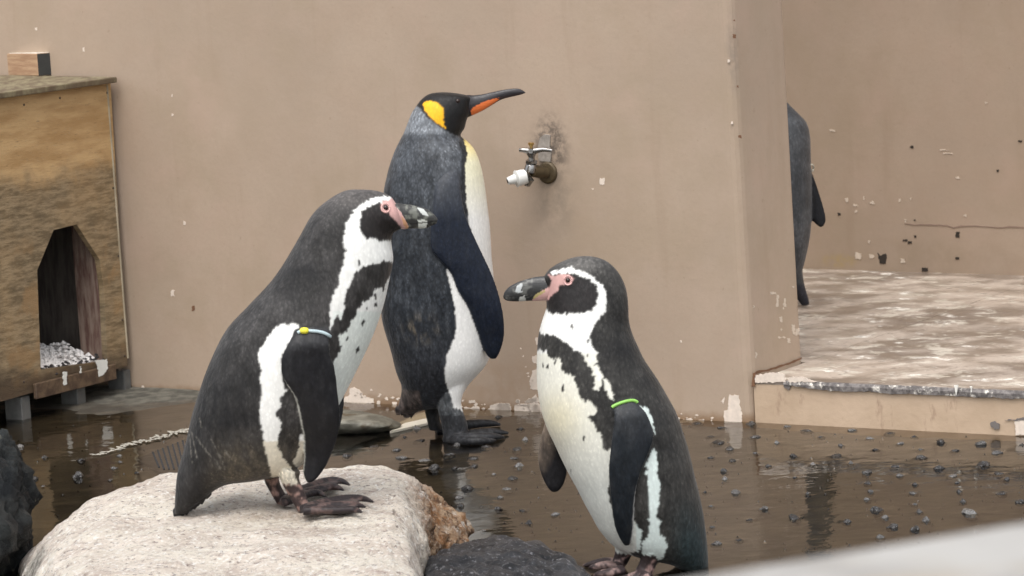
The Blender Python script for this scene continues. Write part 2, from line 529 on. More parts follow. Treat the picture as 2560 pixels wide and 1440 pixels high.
# grit between the stones
rg = random.Random(11)
parts = []
for k in range(420):
    if rg.random() < 0.6: gx, gy = rg.uniform(1300, 2560), rg.uniform(1062, 1400)
    elif rg.random() < 0.6: gx, gy = rg.uniform(860, 1450), rg.uniform(1060, 1330)
    else: gx, gy = rg.uniform(0, 500), rg.uniform(1060, 1300)
    p = G(gx, gy)
    if (p - WC) @ WN < 0.01: continue
    r = rg.uniform(0.0015, 0.0048) * (1.3 if rg.random() < .15 else 1)
    a0 = rg.random() * 6
    ring_ = [p + np.array([r * rg.uniform(.7, 1.4) * math.cos(a0 + t), r * rg.uniform(.7, 1.4) * math.sin(a0 + t), -0.004]) for t in (0, 1.25, 2.5, 3.8, 5.0)]
    parts.append((ring_ + [p + np.array([rg.uniform(-.3, .3) * r, rg.uniform(-.3, .3) * r, r * rg.uniform(.25, .6)])], [(i, (i + 1) % 5, 5) for i in range(5)]))
V, Fc = joinvf(parts)
grit = link('gravel', mesh('gravel', V, Fc), simple('wet_grit', (0.03, 0.027, 0.025), 0.2, 0.6, 8), None, False)
props(grit, kind='stuff')

# water: finely divided where it is seen, drawn up a little round every stone
wxs = np.concatenate([[-2.6, -1.9], np.arange(-1.45, 1.36, 0.007), [1.7, 2.4]])
wys = np.concatenate([[3.9, 5.2], np.arange(6.0, 9.3, 0.009), [9.45]])
WXg, WYg = np.meshgrid(wxs, wys)
WZg = np.zeros_like(WXg)
for (sx_, sy_, sr_) in stones:
    i0, i1 = np.searchsorted(wxs, (sx_ - .09, sx_ + .09)); j0, j1 = np.searchsorted(wys, (sy_ - .09, sy_ + .09))
    dd = np.hypot(WXg[j0:j1, i0:i1] - sx_, WYg[j0:j1, i0:i1] - sy_) - sr_
    WZg[j0:j1, i0:i1] = np.maximum(WZg[j0:j1, i0:i1], 0.0010 * np.exp(-np.maximum(dd, 0) / 0.007))
keep = ((WXg - WC[0]) * WB[0] + (WYg - WC[1]) * WB[1]) < 0.03
vid = np.arange(WXg.size).reshape(WXg.shape)
q4 = np.stack([vid[:-1, :-1], vid[:-1, 1:], vid[1:, 1:], vid[1:, :-1]], -1).reshape(-1, 4)
kq = (keep[:-1, :-1] | keep[:-1, 1:] | keep[1:, 1:] | keep[1:, :-1]).ravel()
wme = mesh('water', np.stack([WXg, WYg, WZg], -1).reshape(-1, 3), q4[kq].tolist())
water = link('water', wme, M_WATER)
props(water, kind='structure')

# ------------------------------------------------------------------ walls and ledge
def wallbox(name, mat, parent, origin, ax, ay, h, z0, cell=0.05, disp=0.0):
    """box in local coordinates: x along ax, y along ay, origin at the foot"""
    o = link(name, mesh(name, *box_vf((0, 0, z0), (ax[1], 0, 0), (0, ay[1], 0), (0, 0, h - z0))), mat, None, False)
    bevel(o.data, 0.004, 2)
    o.matrix_world = Matrix(((ax[0][0], ay[0][0], 0, origin[0]), (ax[0][1], ay[0][1], 0, origin[1]), (ax[0][2], ay[0][2], 1, 0), (0, 0, 0, 1)))
    return o
WALL_L, WALL_T, WALL_H = 4.2, 0.29, 2.1
# local x must be u (negative to the left), so the box starts at -WALL_L
def framed(name, mat, parts, origin, rx, ry):
    V, Fc = joinvf(parts)
    o = link(name, mesh(name, V, Fc), mat, None, False)
    o.matrix_world = Matrix(((rx[0], ry[0], 0, origin[0]), (rx[1], ry[1], 0, origin[1]), (rx[2], ry[2], 1, 0), (0, 0, 0, 1)))
    return o
# front wall: its end is not quite upright, it narrows towards the top
e = 0.014
v8 = [(-WALL_L, 0, -0.05), (0, 0, -0.05), (0, WALL_T, -0.05), (-WALL_L, WALL_T, -0.05),
      (-WALL_L, 0, WALL_H), (-e, 0, WALL_H), (-e, WALL_T, WALL_H), (-WALL_L, WALL_T, WALL_H)]
wall = framed('front_wall', M_WALL, [(v8, [(0, 3, 2, 1), (4, 5, 6, 7), (0, 1, 5, 4), (1, 2, 6, 5), (2, 3, 7, 6), (3, 0, 4, 7)])], WC, WR, WB)
bevel(wall.data, 0.035, 5)
props(wall, 'long tan plastered wall behind the king penguin with peeling paint along its foot', 'wall')
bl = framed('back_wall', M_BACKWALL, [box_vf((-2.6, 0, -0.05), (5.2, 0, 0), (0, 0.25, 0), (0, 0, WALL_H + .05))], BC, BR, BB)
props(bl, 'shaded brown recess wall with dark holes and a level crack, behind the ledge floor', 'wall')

def wpt(x, y, off=0.0008):
    p = onplane(x, y, WC - WB * off, WB)
    return p
def jag(poly, step, amp):
    """a polygon with ragged edges (pixels)"""
    out = []
    n = len(poly)
    for i in range(n):
        a, b = np.array(poly[i], float), np.array(poly[(i + 1) % n], float)
        k = max(1, int(np.linalg.norm(b - a) / step))
        for j in range(k):
            p = a + (b - a) * j / k
            out.append((p[0] + random.uniform(-amp, amp), p[1] + random.uniform(-amp, amp)))
    return out
def patches(name, polys, fn, mat, parent, nrm, th=0.0025, step=3.2, amp=1.5):
    parts = []
    for poly in polys:
        q = jag(poly, step, amp)
        top = [fn(*p) for p in q]
        n = len(top)
        c = np.mean(top, axis=0)
        vs = top + [t - nrm * th for t in top]
        bm_f = [tuple(range(n))] + [(i, i + n, (i + 1) % n + n, (i + 1) % n) for i in range(n)]
        parts.append((vs, bm_f))
    V, Fc = joinvf(parts)
    me = mesh(name, V, Fc)
    bm = bmesh.new(); bm.from_mesh(me)
    bmesh.ops.triangulate(bm, faces=[f for f in bm.faces if len(f.verts) > 4])
    bmesh.ops.recalc_face_normals(bm, faces=bm.faces[:])
    bm.to_mesh(me); bm.free()
    o = bpy.data.objects.new(name, me)
    COL.objects.link(o)
    me.materials.append(mat)
    o.parent = parent
    o.matrix_parent_inverse = parent.matrix_world.inverted()
    o['kind'] = 'stuff'
    return o
bpy.context.view_layer.update()
def rect(x0, y0, x1, y1): return [(x0, y0), (x1, y0), (x1, y1), (x0, y1)]
Zr7, Zr3, Zb = Z(840, 960, 4.571), Z(1780, 640, 3.1308), Z(1900, 240, 2.5714)
peel = [Zr7([(1440, 385), (1440, 300), (1480, 262), (1540, 275), (1600, 245), (1640, 262), (1645, 300), (1700, 312), (1740, 285), (1775, 240), (1810, 225), (1832, 262), (1850, 220), (1980, 220), (2005, 275), (1990, 322), (2120, 330), (2200, 345), (2200, 362), (1700, 362)]),
        Zr7([(2035, 238), (2310, 210), (2345, 350), (2215, 352), (2190, 262), (2050, 252)]),
        Zr7([(1515, 190), (1590, 180), (1595, 208), (1520, 218)]), Zr7(rect(2060, 178, 2095, 212)), Zr7([(2160, 208), (2200, 170), (2290, 160), (2300, 205)]),
        Zr7([(150, 130), (160, 50), (210, 40), (290, 90), (300, 140), (420, 165), (440, 215), (300, 235), (60, 205), (80, 160)]),
        Zr7([(640, 210), (690, 205), (690, 268), (640, 262)]), Zr7([(470, 190), (500, 195), (500, 235), (460, 230)]),
        Z5([(282, 1155), (275, 1080), (300, 1000), (345, 985), (350, 1165)]), Z5([(295, 890), (345, 870), (345, 955), (300, 935)]), Z5([(322, 735), (345, 735), (345, 790), (328, 790)]),
        Z5([(160, 1240), (185, 1242), (192, 1268), (165, 1268)]), Z5([(230, 1252), (290, 1230), (322, 1200), (360, 1262), (240, 1268)]), Z5([(-5, 1275), (108, 1270), (128, 1320), (100, 1352), (-5, 1352)]),
        Z5([(150, 1285), (380, 1280), (385, 1352), (150, 1355)]),
        Zr3([(130, 1090), (210, 1088), (215, 1150), (235, 1250), (230, 1305), (95, 1305), (90, 1210), (125, 1200)]), Zr3([(68, 1135), (98, 1108), (92, 1152)]),
        [(1700, 1052), (1725, 1044), (1735, 1052), (1755, 1050), (1760, 1057), (1700, 1057)],
        rect(1499, 446, 1511, 462), rect(428, 726, 435, 740), rect(459, 553, 464, 562), rect(428, 236, 432, 242), rect(430, 284, 433, 290), rect(1700, 850, 1705, 856), rect(1480, 470, 1484, 475),
        rect(88, 70, 92, 76), rect(207, 118, 210, 128), rect(355, 965, 360, 970),
        rect(1820, 150, 1824, 155), rect(1828, 305, 1832, 311)]
rs_ = random.Random(5)
for (xa, xb, ya, yb, n_) in ((1150, 1345, 1022, 1032, 26), (1640, 1780, 1044, 1052, 16), (850, 1000, 990, 1006, 18), (1300, 1345, 880, 1010, 10)):
    for _ in range(n_):
        f_ = rs_.random(); x_ = xa + (xb - xa) * f_; y_ = ya + (yb - ya) * f_ - abs(rs_.gauss(0, 9)); w_ = rs_.uniform(1.5, 5)
        peel.append([(x_ - w_, y_), (x_, y_ - w_ * .7), (x_ + w_, y_ - w_ * .2), (x_ + w_ * .4, y_ + w_ * .7)])
patches('peeled_paint', peel, lambda x, y: wpt(x, y), M_PEEL, wall, WN)
stain = [rect(480, 765, 486, 777), rect(1846, 338, 1853, 345), rect(1832, 85, 1838, 95), rect(1833, 48, 1836, 53), rect(1842, 214, 1846, 218)]
for x in range(330, 480, 7):
    yb = 977 + (x - 320) * 0.09
    stain.append([(x, yb), (x + 8, yb), (x + 8, yb + random.uniform(2, 9)), (x, yb + random.uniform(2, 9))])
for x in range(850, 1000, 6):
    yb = 1006 + (x - 850) * 0.11
    if random.random() < .75: stain.append([(x, yb), (x + 8, yb), (x + 8, yb + random.uniform(4, 11)), (x, yb + random.uniform(4, 11))])
patches('rust_marks', stain, lambda x, y: wpt(x, y), M_STAIN, wall, WN)
# marks on the return face of the wall end
_tn = WR + np.array([0, 0, e / (WALL_H + 0.05)])
pr = lambda x, y: onplane(x, y, WC + WR * 0.0006 - np.array([0, 0, 0.05]), _tn)
chips = [Zr3(rect(*r)) for r in ((505, 300, 524, 395), (560, 335, 580, 395), (550, 400, 562, 418), (530, 475, 550, 515), (628, 540, 650, 610), (655, 565, 685, 620), (592, 640, 612, 685), (520, 632, 575, 642), (460, 280, 498, 298), (325, 385, 333, 402), (630, 235, 640, 245), (540, 565, 550, 585), (345, 755, 352, 800))]
M_CHIP = simple('chip_plaster', (0.56, 0.47, 0.38), 0.85, 0.25, 80)
patches('paint_chips', chips, pr, M_CHIP, wall, WR, step=2.2, amp=1.9)
bpr = lambda x, y: onplane(x, y, BC - BB * 0.0015, BB)
bch = [Zb(rect(*r)) for r in ((545, 655, 565, 680), (660, 648, 672, 668), (600, 695, 625, 710), (705, 678, 735, 695), (612, 735, 625, 750), (892, 660, 902, 680), (965, 655, 972, 670), (930, 795, 940, 810), (610, 1010, 650, 1050), (705, 1020, 730, 1040), (905, 1045, 930, 1070), (695, 925, 706, 945), (1260, 518, 1280, 532), (1445, 40, 1458, 52), (1310, 765, 1322, 775), (1155, 345, 1215, 351), (1180, 368, 1235, 374), (445, 218, 480, 228))]
patches('paint_chips', bch, bpr, M_CHIP, bl, -BB, step=2.2, amp=1.9)
bho = [Zb([(757, 1012), (775, 1025), (805, 1010), (815, 1040), (808, 1078), (770, 1080), (764, 1045)])] + [Zb(rect(*r)) for r in ((965, 320, 984, 336), (1519, 473, 1534, 489), (1660, 286, 1682, 297), (500, 752, 516, 770), (920, 922, 945, 936), (950, 935, 976, 950), (1258, 875, 1281, 911), (1257, 1037, 1278, 1050), (985, 795, 1000, 803), (990, 898, 1003, 910), (1040, 1105, 1080, 1128))]
patches('holes', bho, bpr, M_DARKHOLE, bl, -BB, step=2.2, amp=1.3)
M_CRACK = simple('crack', (0.235, 0.165, 0.125), 0.9)
cr = Zb([(930, 822), (990, 824), (1200, 828), (1245, 842), (1290, 832), (1400, 835), (1560, 842), (1600, 836), (1697, 844), (1697, 850), (1600, 844), (1560, 850), (1400, 841), (1290, 840), (1240, 852), (1200, 835), (990, 830)])
patches('crack', [cr], bpr, M_CRACK, bl, -BB, step=9, amp=1.0)

# ledge: raised floor of the recess
m = MT('fouled_concrete')
v = m.coord(scale=(0.8, 1.0, 1), rot=(0, 0, 0.25))
c = m.mix(m.rng(m.noise(4.5, 7, 0.68, v), 0.42, 0.58), (0.19, 0.148, 0.116), (0.40, 0.33, 0.27))
c = m.mix(m.rng(m.noise(15, 7, 0.7, v, 0.6), 0.53, 0.62, 0, 0.8), c, (0.55, 0.50, 0.42))
c = m.mix(m.rng(m.noise(12, 6, 0.7, m.coord(scale=(0.6, 1, 1), loc=(3, 1, 0), rot=(0, 0, 1.1))), 0.60, 0.66, 0, 0.85), c, (0.82, 0.79, 0.72))
c = m.mix(m.rng(m.noise(36, 6, 0.75, v), 0.52, 0.66, 0, 0.7), c, (0.13, 0.098, 0.075))
M_LEDGE = m.bsdf(c, m.rng(m.noise(9, 3, 0.5, v), 0.4, 0.6, 0.28, 0.7), m.bump(m.noise(40, 4), 0.3, 0.005))
m = MT('ledge_face')
c = m.mix(m.rng(m.noise(6, 4, 0.6), 0.3, 0.7), (0.44, 0.325, 0.225), (0.52, 0.39, 0.28))
c = m.mix(m.rng(m.noise(24, 4, 0.7, m.coord(scale=(1, 1, 0.35))), 0.58, 0.74, 0, 0.8), c, (0.30, 0.20, 0.14))
M_LFACE = m.bsdf(c, 0.75, m.bump(m.noise(60, 4), 0.3, 0.004), 0, 0.3)
LL = 2.6
ledge = framed('ledge', M_LFACE, [box_vf((0.002, 0.004, -0.05), (LL, 0, 0), (0, 2.6, 0), (0, 0, LEDGE_Z + 0.05 - 0.008)),
                                  box_vf((-2.6, WALL_T + 0.004, -0.05), (2.6, 0, 0), (0, 2.6, 0), (0, 0, LEDGE_Z + 0.05 - 0.008))], WC, WR, WB)
props(ledge, 'raised ledge floor of the recess, fouled with white droppings, front face painted tan', 'ledge')
V, Fc = joinvf([box_vf((0.002, 0.004, LEDGE_Z - 0.0075), (LL, 0, 0), (0, 2.6, 0), (0, 0, 0.0075)), box_vf((-2.6, WALL_T + 0.004, LEDGE_Z - 0.0075), (2.6, 0, 0), (0, 2.6, 0), (0, 0, 0.0075))])
me = mesh('ledge_top', V, Fc)
lt = bpy.data.objects.new('ledge_top', me); COL.objects.link(lt); me.materials.append(M_LEDGE)
lt.parent = ledge
# crusted lip
m = MT('crusted_lip')
c = m.mix(m.rng(m.noise(60, 5, 0.7), 0.4, 0.62), (0.075, 0.065, 0.062), (0.20, 0.18, 0.17))
c = m.mix(m.rng(m.noise(34, 5, 0.7), 0.55, 0.66), c, (0.66, 0.62, 0.55))
M_LIP = m.bsdf(c, 0.6, m.bump(m.noise(90, 4), 0.35, 0.003))
rings = []
for k in range(260):
    u = 0.09 + k * 0.005
    p = Vector((u * 14, 0, 3))
    h = 0.015 + 0.004 * noise.noise(p) + 0.003 * noise.noise(p * 6)
    if u < 0.2: h *= (u - 0.08) / 0.12 * 0.7 + 0.3
    o_ = 0.003 + 0.0015 * noise.noise(p * 4 + Vector((9, 0, 0)))
    b_ = 0.02 + 0.012 * noise.noise(p * 3)
    rings.append([np.array(q) for q in ((u, b_, LEDGE_Z + 0.0015), (u, 0.003, LEDGE_Z + 0.004), (u, -o_, LEDGE_Z - 0.004), (u, -o_, LEDGE_Z - h), (u, 0.006, LEDGE_Z - h - 0.002), (u, b_, LEDGE_Z - 0.01))])
lip = bpy.data.objects.new('ledge_lip', mesh('ledge_lip', *rings_vf(rings)))
COL.objects.link(lip); lip.data.materials.append(M_LIP); lip.parent = ledge
drips = []
for (x, y0, y1, w) in ((2390, 963, 988, 5), (2428, 966, 980, 3)):
    drips.append([(x - w, y0), (x + w, y0), (x + w * .4, (y0 + y1) / 2 + 2), (x + 1, y1), (x - 1, y1), (x - w * .5, (y0 + y1) / 2)])
bpy.context.view_layer.update()
lfp = lambda x, y: onplane(x, y, WC - WB * 0.009, WB)
patches('white_droppings', drips, lfp, simple('dropping_white', (0.78, 0.76, 0.7), 0.6), ledge, WN, step=6, amp=1)
lfp2 = lambda x, y: onplane(x, y, WC - WB * 0.0015, WB)
patches('peeled_paint', [Zr3([(335, 935), (440, 915), (560, 915), (575, 985), (480, 990), (335, 992)]), Zr3([(600, 950), (700, 945), (820, 985), (700, 985), (600, 990)]), Zr3([(2370, 1300), (2400, 1285), (2460, 1290), (2470, 1400), (2375, 1400)])], lambda x, y: onplane(x, y, WC - WB * 0.0, WB), M_PEEL, ledge, WN)
patches('dark_marks', [Zr3([(560, 990), (615, 985), (612, 1030), (598, 1052), (565, 1025)]), Zr3([(2290, 1285), (2340, 1280), (2380, 1300), (2460, 1275), (2460, 1262), (2380, 1275), (2330, 1290)]), Zr3([(2180, 1300), (2215, 1290), (2250, 1320), (2245, 1350), (2215, 1362), (2180, 1330)])], lambda x, y: onplane(x, y, WC - WB * 0.0, WB), simple('grey_mark', (0.16, 0.14, 0.13), 0.9), ledge, WN)
patches('dark_marks', [Zr3([(312, 1020), (318, 920), (350, 900), (440, 885), (600, 835), (700, 795), (700, 808), (600, 850), (440, 902), (355, 918), (330, 960), (335, 1022)])], lambda x, y: (onplane(x, y, WC + WR * 0.0015, WR) if x > 1890 else onplane(x, y, WC - WB * 0.0015, WB)), M_STAIN, wall, WN, step=6, amp=1)

# ------------------------------------------------------------------ rocks
def contour_rock(name, mat, levels, ctr, amp=(0.012, 0.005), seed=0, N=110, cap=8, sub=6, dome=0.012, rough=None):
    c0 = np.array(ctr[:2])
    rad = []
    for z, pts in levels:
        P2 = np.array([G(x, y, z)[:2] for x, y in pts]) - c0
        rr = []
        for a in np.linspace(0, 2 * math.pi, N, endpoint=False):
            d = np.array([math.cos(a), math.sin(a)])
            best = 0
            for i in range(len(P2)):
                p, q = P2[i], P2[(i + 1) % len(P2)]
                e_ = q - p
                den = d[0] * e_[1] - d[1] * e_[0]
                if abs(den) < 1e-12: continue
                t = (p[0] * e_[1] - p[1] * e_[0]) / den
                s = (p[0] * d[1] - p[1] * d[0]) / den
                if t > 0 and -1e-9 <= s <= 1 + 1e-9: best = max(best, t)
            rr.append(best)
        rr = np.array(rr)
        for _ in range(2): rr = (np.roll(rr, 1) + 2 * rr + np.roll(rr, -1)) / 4
        rad.append(np.concatenate([[z], rr]))
    A = catmull(rad, sub)
    rings = [[np.array([c0[0] + r * math.cos(a), c0[1] + r * math.sin(a), row[0]]) for a, r in zip(np.linspace(0, 2 * math.pi, N, endpoint=False), row[1:])] for row in A]
    top = rings[-1]
    cc = np.array([c0[0], c0[1], rad[-1][0]])
    for k in range(1, cap * 4):
        f = 1 - k / (cap * 4)
        rings.append([cc + (p - cc) * f + np.array([0, 0, dome * (1 - f * f)]) for p in top])
    vs, fs = rings_vf(rings)
    me = mesh(name, vs, fs)
    bm = bmesh.new(); bm.from_mesh(me); bmesh.ops.recalc_face_normals(bm, faces=bm.faces[:]); bm.to_mesh(me); bm.free()
    co, nr = getv(me), getn(me)
    sv = Vector((seed * 3.1, seed * 1.7, 0))
    for i in range(len(co)):
        p = Vector(co[i]) + sv
        dd = amp[0] * noise.noise(p * 9) + amp[1] * noise.fractal(p * 28, 1.0, 2.0, 3)
        if rough is not None:
            k_ = max(0.0, 1 - np.linalg.norm((co[i] - rough[0]) / rough[1]))
            k_ = min(1.0, k_ * 2.5)
            q_ = Vector(co[i]) + sv
            dd += k_ * (0.020 * (abs(noise.noise(q_ * 22)) - 0.25) + 0.012 * (abs(noise.noise(q_ * 55)) - 0.2) + 0.006 * noise.noise(q_ * 120))
        co[i] += nr[i] * dd
    setv(me, co)
    return link(name, me, mat)
m = MT('pale_granite')
v = m.coord(scale=(0.6, 1, 1))
c = m.mix(m.rng(m.noise(11, 5, 0.65, v), 0.35, 0.65), (0.76, 0.68, 0.59), (0.55, 0.465, 0.395))
c = m.mix(m.rng(m.noise(6, 4, 0.6, v), 0.42, 0.62, 0, 0.8), c, (0.76, 0.70, 0.60))
c = m.mix(m.rng(m.noise(30, 6, 0.75, v), 0.52, 0.64, 0, 0.6), c, (0.38, 0.285, 0.245))
c = m.mix(m.rng(m.noise(75, 4, 0.75), 0.55, 0.64, 0, 0.9), c, (0.19, 0.14, 0.12))
c = m.mix(m.rng(m.noise(95, 3, 0.7, m.coord(loc=(5, 0, 0))), 0.54, 0.62, 0, 0.9), c, (0.84, 0.81, 0.76))
pw = G(1110, 1330, 0.06)
oe = m.ell((pw[0] + .05, pw[1] + 0.02, 0.045), (0.235, 0.44, 0.19), 0.55)
oc = m.mix(m.rng(m.noise(22, 5, 0.7), 0.38, 0.62), (0.27, 0.115, 0.035), (0.44, 0.31, 0.20))
oc = m.mix(m.rng(m.noise(48, 5, 0.75), 0.50, 0.60, 0, 0.9), oc, (0.10, 0.045, 0.02))
oc = m.mix(m.rng(m.noise(95, 3, 0.7), 0.58, 0.7, 0, 0.9), oc, (0.62, 0.50, 0.40))
c = m.mix(m.math('MULTIPLY', oe, m.rng(m.noise(16, 5, 0.7), 0.30, 0.46)), c, oc)
fp_ = G(735, 1300, 0.19)
fe = m.math('MULTIPLY', m.ell((fp_[0], fp_[1], 0.19), (0.2, 0.22, 0.08), 0.9), m.rng(m.noise(13, 5, 0.7, v), 0.40, 0.62))
c = m.mix(m.math('MULTIPLY', fe, 0.75), c, (0.38, 0.285, 0.20))
gl_ = G(140, 1415, 0.085)
ge = m.ell((gl_[0] + .01, gl_[1] - .02, 0.05), (0.15, 0.24, 0.105), 0.35)
gc = m.mix(m.rng(m.noise(45, 5, 0.75), 0.42, 0.58), (0.10, 0.09, 0.075), (0.42, 0.39, 0.34))
c = m.mix(m.math('MULTIPLY', ge, 0.9), c, gc)
M_GRANITE = m.bsdf(c, 0.62, m.bump(m.noise(32, 6, 0.75), 1.0, 0.022, m.bump(m.noise(160, 3, 0.7), 0.6, 0.004)), 0, 0.35)
big_rock = contour_rock('granite_boulder', M_GRANITE, [
    (-0.04, [(35, 1470), (60, 1400), (150, 1355), (400, 1345), (800, 1345), (1080, 1325), (1200, 1350), (1185, 1385), (1080, 1420), (1065, 1490), (1080, 1620), (800, 1680), (400, 1680), (100, 1600), (35, 1520)]),
    (0.03, [(55, 1450), (75, 1385), (150, 1330), (400, 1320), (800, 1320), (1080, 1300), (1185, 1320), (1150, 1365), (1070, 1400), (1055, 1480), (1070, 1600), (800, 1660), (400, 1660), (100, 1580), (55, 1510)]),
    (0.10, [(85, 1420), (105, 1355), (180, 1290), (400, 1250), (800, 1235), (1020, 1215), (1095, 1245), (1075, 1320), (1045, 1390), (1050, 1470), (1060, 1560), (800, 1620), (400, 1620), (140, 1540), (95, 1480)]),
    (0.16, [(140, 1400), (170, 1320), (250, 1245), (420, 1190), (800, 1180), (980, 1172), (1035, 1200), (1025, 1290), (1020, 1370), (1040, 1450), (1030, 1520), (800, 1580), (400, 1580), (200, 1500), (150, 1450)]),
    (0.188, [(230, 1400), (250, 1310), (320, 1240), (440, 1190), (800, 1180), (950, 1178), (995, 1205), (985, 1300), (980, 1380), (990, 1440), (950, 1490), (800, 1540), (420, 1540), (290, 1470), (240, 1430)]),
], G(620, 1350, 0.1), seed=3, N=300, sub=14, dome=0.006, rough=(np.array([pw[0] + .05, pw[1] + 0.02, 0.045]), np.array([0.22, 0.45, 0.2])))
props(big_rock, 'big pale granite boulder with rusty orange right face, penguin standing on its top', 'boulder')

m = MT('dark_wet_rock')
c = m.mix(m.rng(m.noise(16, 5, 0.65), 0.35, 0.65), (0.028, 0.029, 0.034), (0.085, 0.088, 0.098))
c = m.mix(m.rng(m.noise(110, 3, 0.7), 0.585, 0.66, 0, 0.9), c, (0.42, 0.42, 0.45))
M_DARK = m.bsdf(c, 0.34, m.bump(m.noise(44, 7, 0.8), 1.0, 0.035), 0, 0.7)
dk = contour_rock('black_rock', M_DARK, [
    (-0.03, [(1055, 1425), (1120, 1400), (1240, 1375), (1360, 1375), (1470, 1425), (1530, 1500), (1540, 1600), (1300, 1700), (1080, 1650), (1050, 1520)]),
    (0.02, [(1065, 1410), (1120, 1385), (1240, 1355), (1345, 1365), (1440, 1415), (1490, 1490), (1490, 1570), (1300, 1650), (1090, 1600), (1062, 1500)]),
    (0.05, [(1075, 1405), (1130, 1375), (1240, 1343), (1335, 1350), (1415, 1400), (1450, 1470), (1440, 1540), (1290, 1600), (1110, 1560), (1075, 1480)]),
    (0.062, [(1130, 1400), (1170, 1380), (1250, 1356), (1310, 1362), (1360, 1400), (1370, 1460), (1330, 1510), (1240, 1530), (1150, 1500), (1125, 1450)])],
    G(1250, 1450, 0.03), amp=(0.016, 0.012), seed=9, N=90, dome=0.004)
props(dk, 'black wet rock in front, between the pale boulder and the right penguin', 'rock')

m = MT('mossy_dark_rock')
c = m.mix(m.rng(m.noise(13, 5, 0.65), 0.38, 0.62), (0.012, 0.014, 0.016), (0.05, 0.055, 0.055))
c = m.mix(m.rng(m.noise(9, 4, 0.7, m.coord(scale=(2.0, 1, 0.5), rot=(0, 0.35, 0))), 0.62, 0.68, 0, 0.7), c, (0.30, 0.28, 0.22))
M_MOSS = m.bsdf(c, 0.45, m.bump(m.noise(26, 7, 0.8), 1.0, 0.04), 0, 0.2)
lr = contour_rock('dark_boulder', M_MOSS, [
    (-0.04, [(-260, 1380), (-150, 1360), (40, 1375), (78, 1395), (62, 1420), (40, 1470), (-100, 1500), (-260, 1460)]),
    (0.05, [(-240, 1300), (-150, 1275), (30, 1300), (66, 1330), (40, 1370), (10, 1400), (-100, 1430), (-240, 1390)]),
    (0.12, [(-220, 1200), (-150, 1180), (40, 1210), (78, 1240), (60, 1290), (20, 1320), (-100, 1330), (-220, 1300)]),
    (0.19, [(-180, 1110), (-140, 1100), (10, 1120), (48, 1150), (35, 1190), (0, 1220), (-90, 1230), (-180, 1200)]),
    (0.235, [(-120, 1070), (-100, 1062), (-20, 1070), (8, 1090), (0, 1115), (-30, 1130), (-80, 1130), (-120, 1110)])],
    G(-90, 1330, 0.05), amp=(0.035, 0.028), seed=14, N=140, dome=0.004)
props(lr, 'tall dark mossy boulder with pale streaks cut off by the left picture edge', 'boulder')

m = MT('grey_stone')
c = m.mix(m.rng(m.noise(20, 4, 0.6), 0.35, 0.65), (0.095, 0.09, 0.07), (0.20, 0.19, 0.155))
c = m.mix(m.rng(m.noise(14, 4, 0.6, m.coord(loc=(2, 0, 0))), 0.55, 0.65, 0, 0.9), c, (0.075, 0.055, 0.03))
M_GREY = m.bsdf(c, 0.6, m.bump(m.noise(60, 5, 0.7), 0.6, 0.006))
fsn = contour_rock('flat_stone', M_GREY, [
    (-0.03, [(690, 1080), (760, 1066), (900, 1066), (1008, 1070), (990, 1084), (900, 1090), (760, 1094)]),
    (0.0, [(696, 1072), (760, 1060), (900, 1058), (1000, 1062), (985, 1078), (900, 1084), (760, 1088)]),
    (0.02, [(705, 1055), (760, 1045), (880, 1040), (990, 1050), (975, 1070), (900, 1074), (760, 1074)]),
    (0.037, [(720, 1040), (770, 1030), (870, 1024), (960, 1040), (940, 1056), (880, 1060), (770, 1060)]),
    (0.044, [(750, 1034), (790, 1027), (870, 1026), (920, 1038), (900, 1050), (860, 1052), (780, 1050)])],
    G(850, 1055, 0.02), amp=(0.004, 0.003), seed=21, N=70, cap=5, dome=0.002)
props(fsn, 'low flat grey stone lying against the wall foot behind the left penguin', 'stone')

# drain mat, pale wedge, foam
M_MAT = simple('rubber', (0.018, 0.019, 0.022), 0.85, 0.3, 60)
mt_c = G(640, 1115, 0.004)
mat_e = empty('drain_mat', mt_c, 'black ribbed rubber mat lying in the water between pale boulder and flat stone', 'mat')
mp_px = [(340, 1150), (470, 1098), (700, 1075), (985, 1079), (860, 1124), (600, 1178), (480, 1190), (400, 1180)]
base = link('mat_sheet', mesh('mat_sheet', *slab([G(x, y, -0.003) for x, y in mp_px], 0.005)), M_MAT, mat_e, False)
ribm = mesh('rib', *box_vf((-0.002, -0.05, 0), (0.004, 0, 0), (0, 0.10, 0), (0, 0, 0.004)))
ribm.materials.append(M_MAT)
for k in range(14):
    f = k / 45
    x = 390 + f * 560
    yt = np.interp(x, [340, 470, 700, 985], [1150, 1100, 1078, 1080]); yb = np.interp(x, [340, 400, 600, 860, 985], [1150, 1178, 1174, 1120, 1080])
    p, q = G(x - 8, yt + 2, -0.0025), G(x + 8, yb - 2, -0.0025)
    o = bpy.data.objects.new('rib', ribm); COL.objects.link(o)
    mid = (p + q) / 2
    o.location = mid - mt_c
    o.rotation_euler = (0, 0, math.atan2(q[1] - p[1], q[0] - p[0]) - math.pi / 2)
    o.scale = (1, np.linalg.norm(q - p) / 0.10, 1)
    o.parent = mat_e
M_FOAM = simple('dried_foam', (0.33, 0.31, 0.265), 0.9, 0.25, 80)
parts = []
pl = Z(0, 940, 5.12)([(1210, 1010), (1330, 985), (1450, 945), (1560, 915), (1650, 875), (1760, 845), (1900, 810), (2050, 780), (2200, 735), (2330, 710), (2450, 690)])
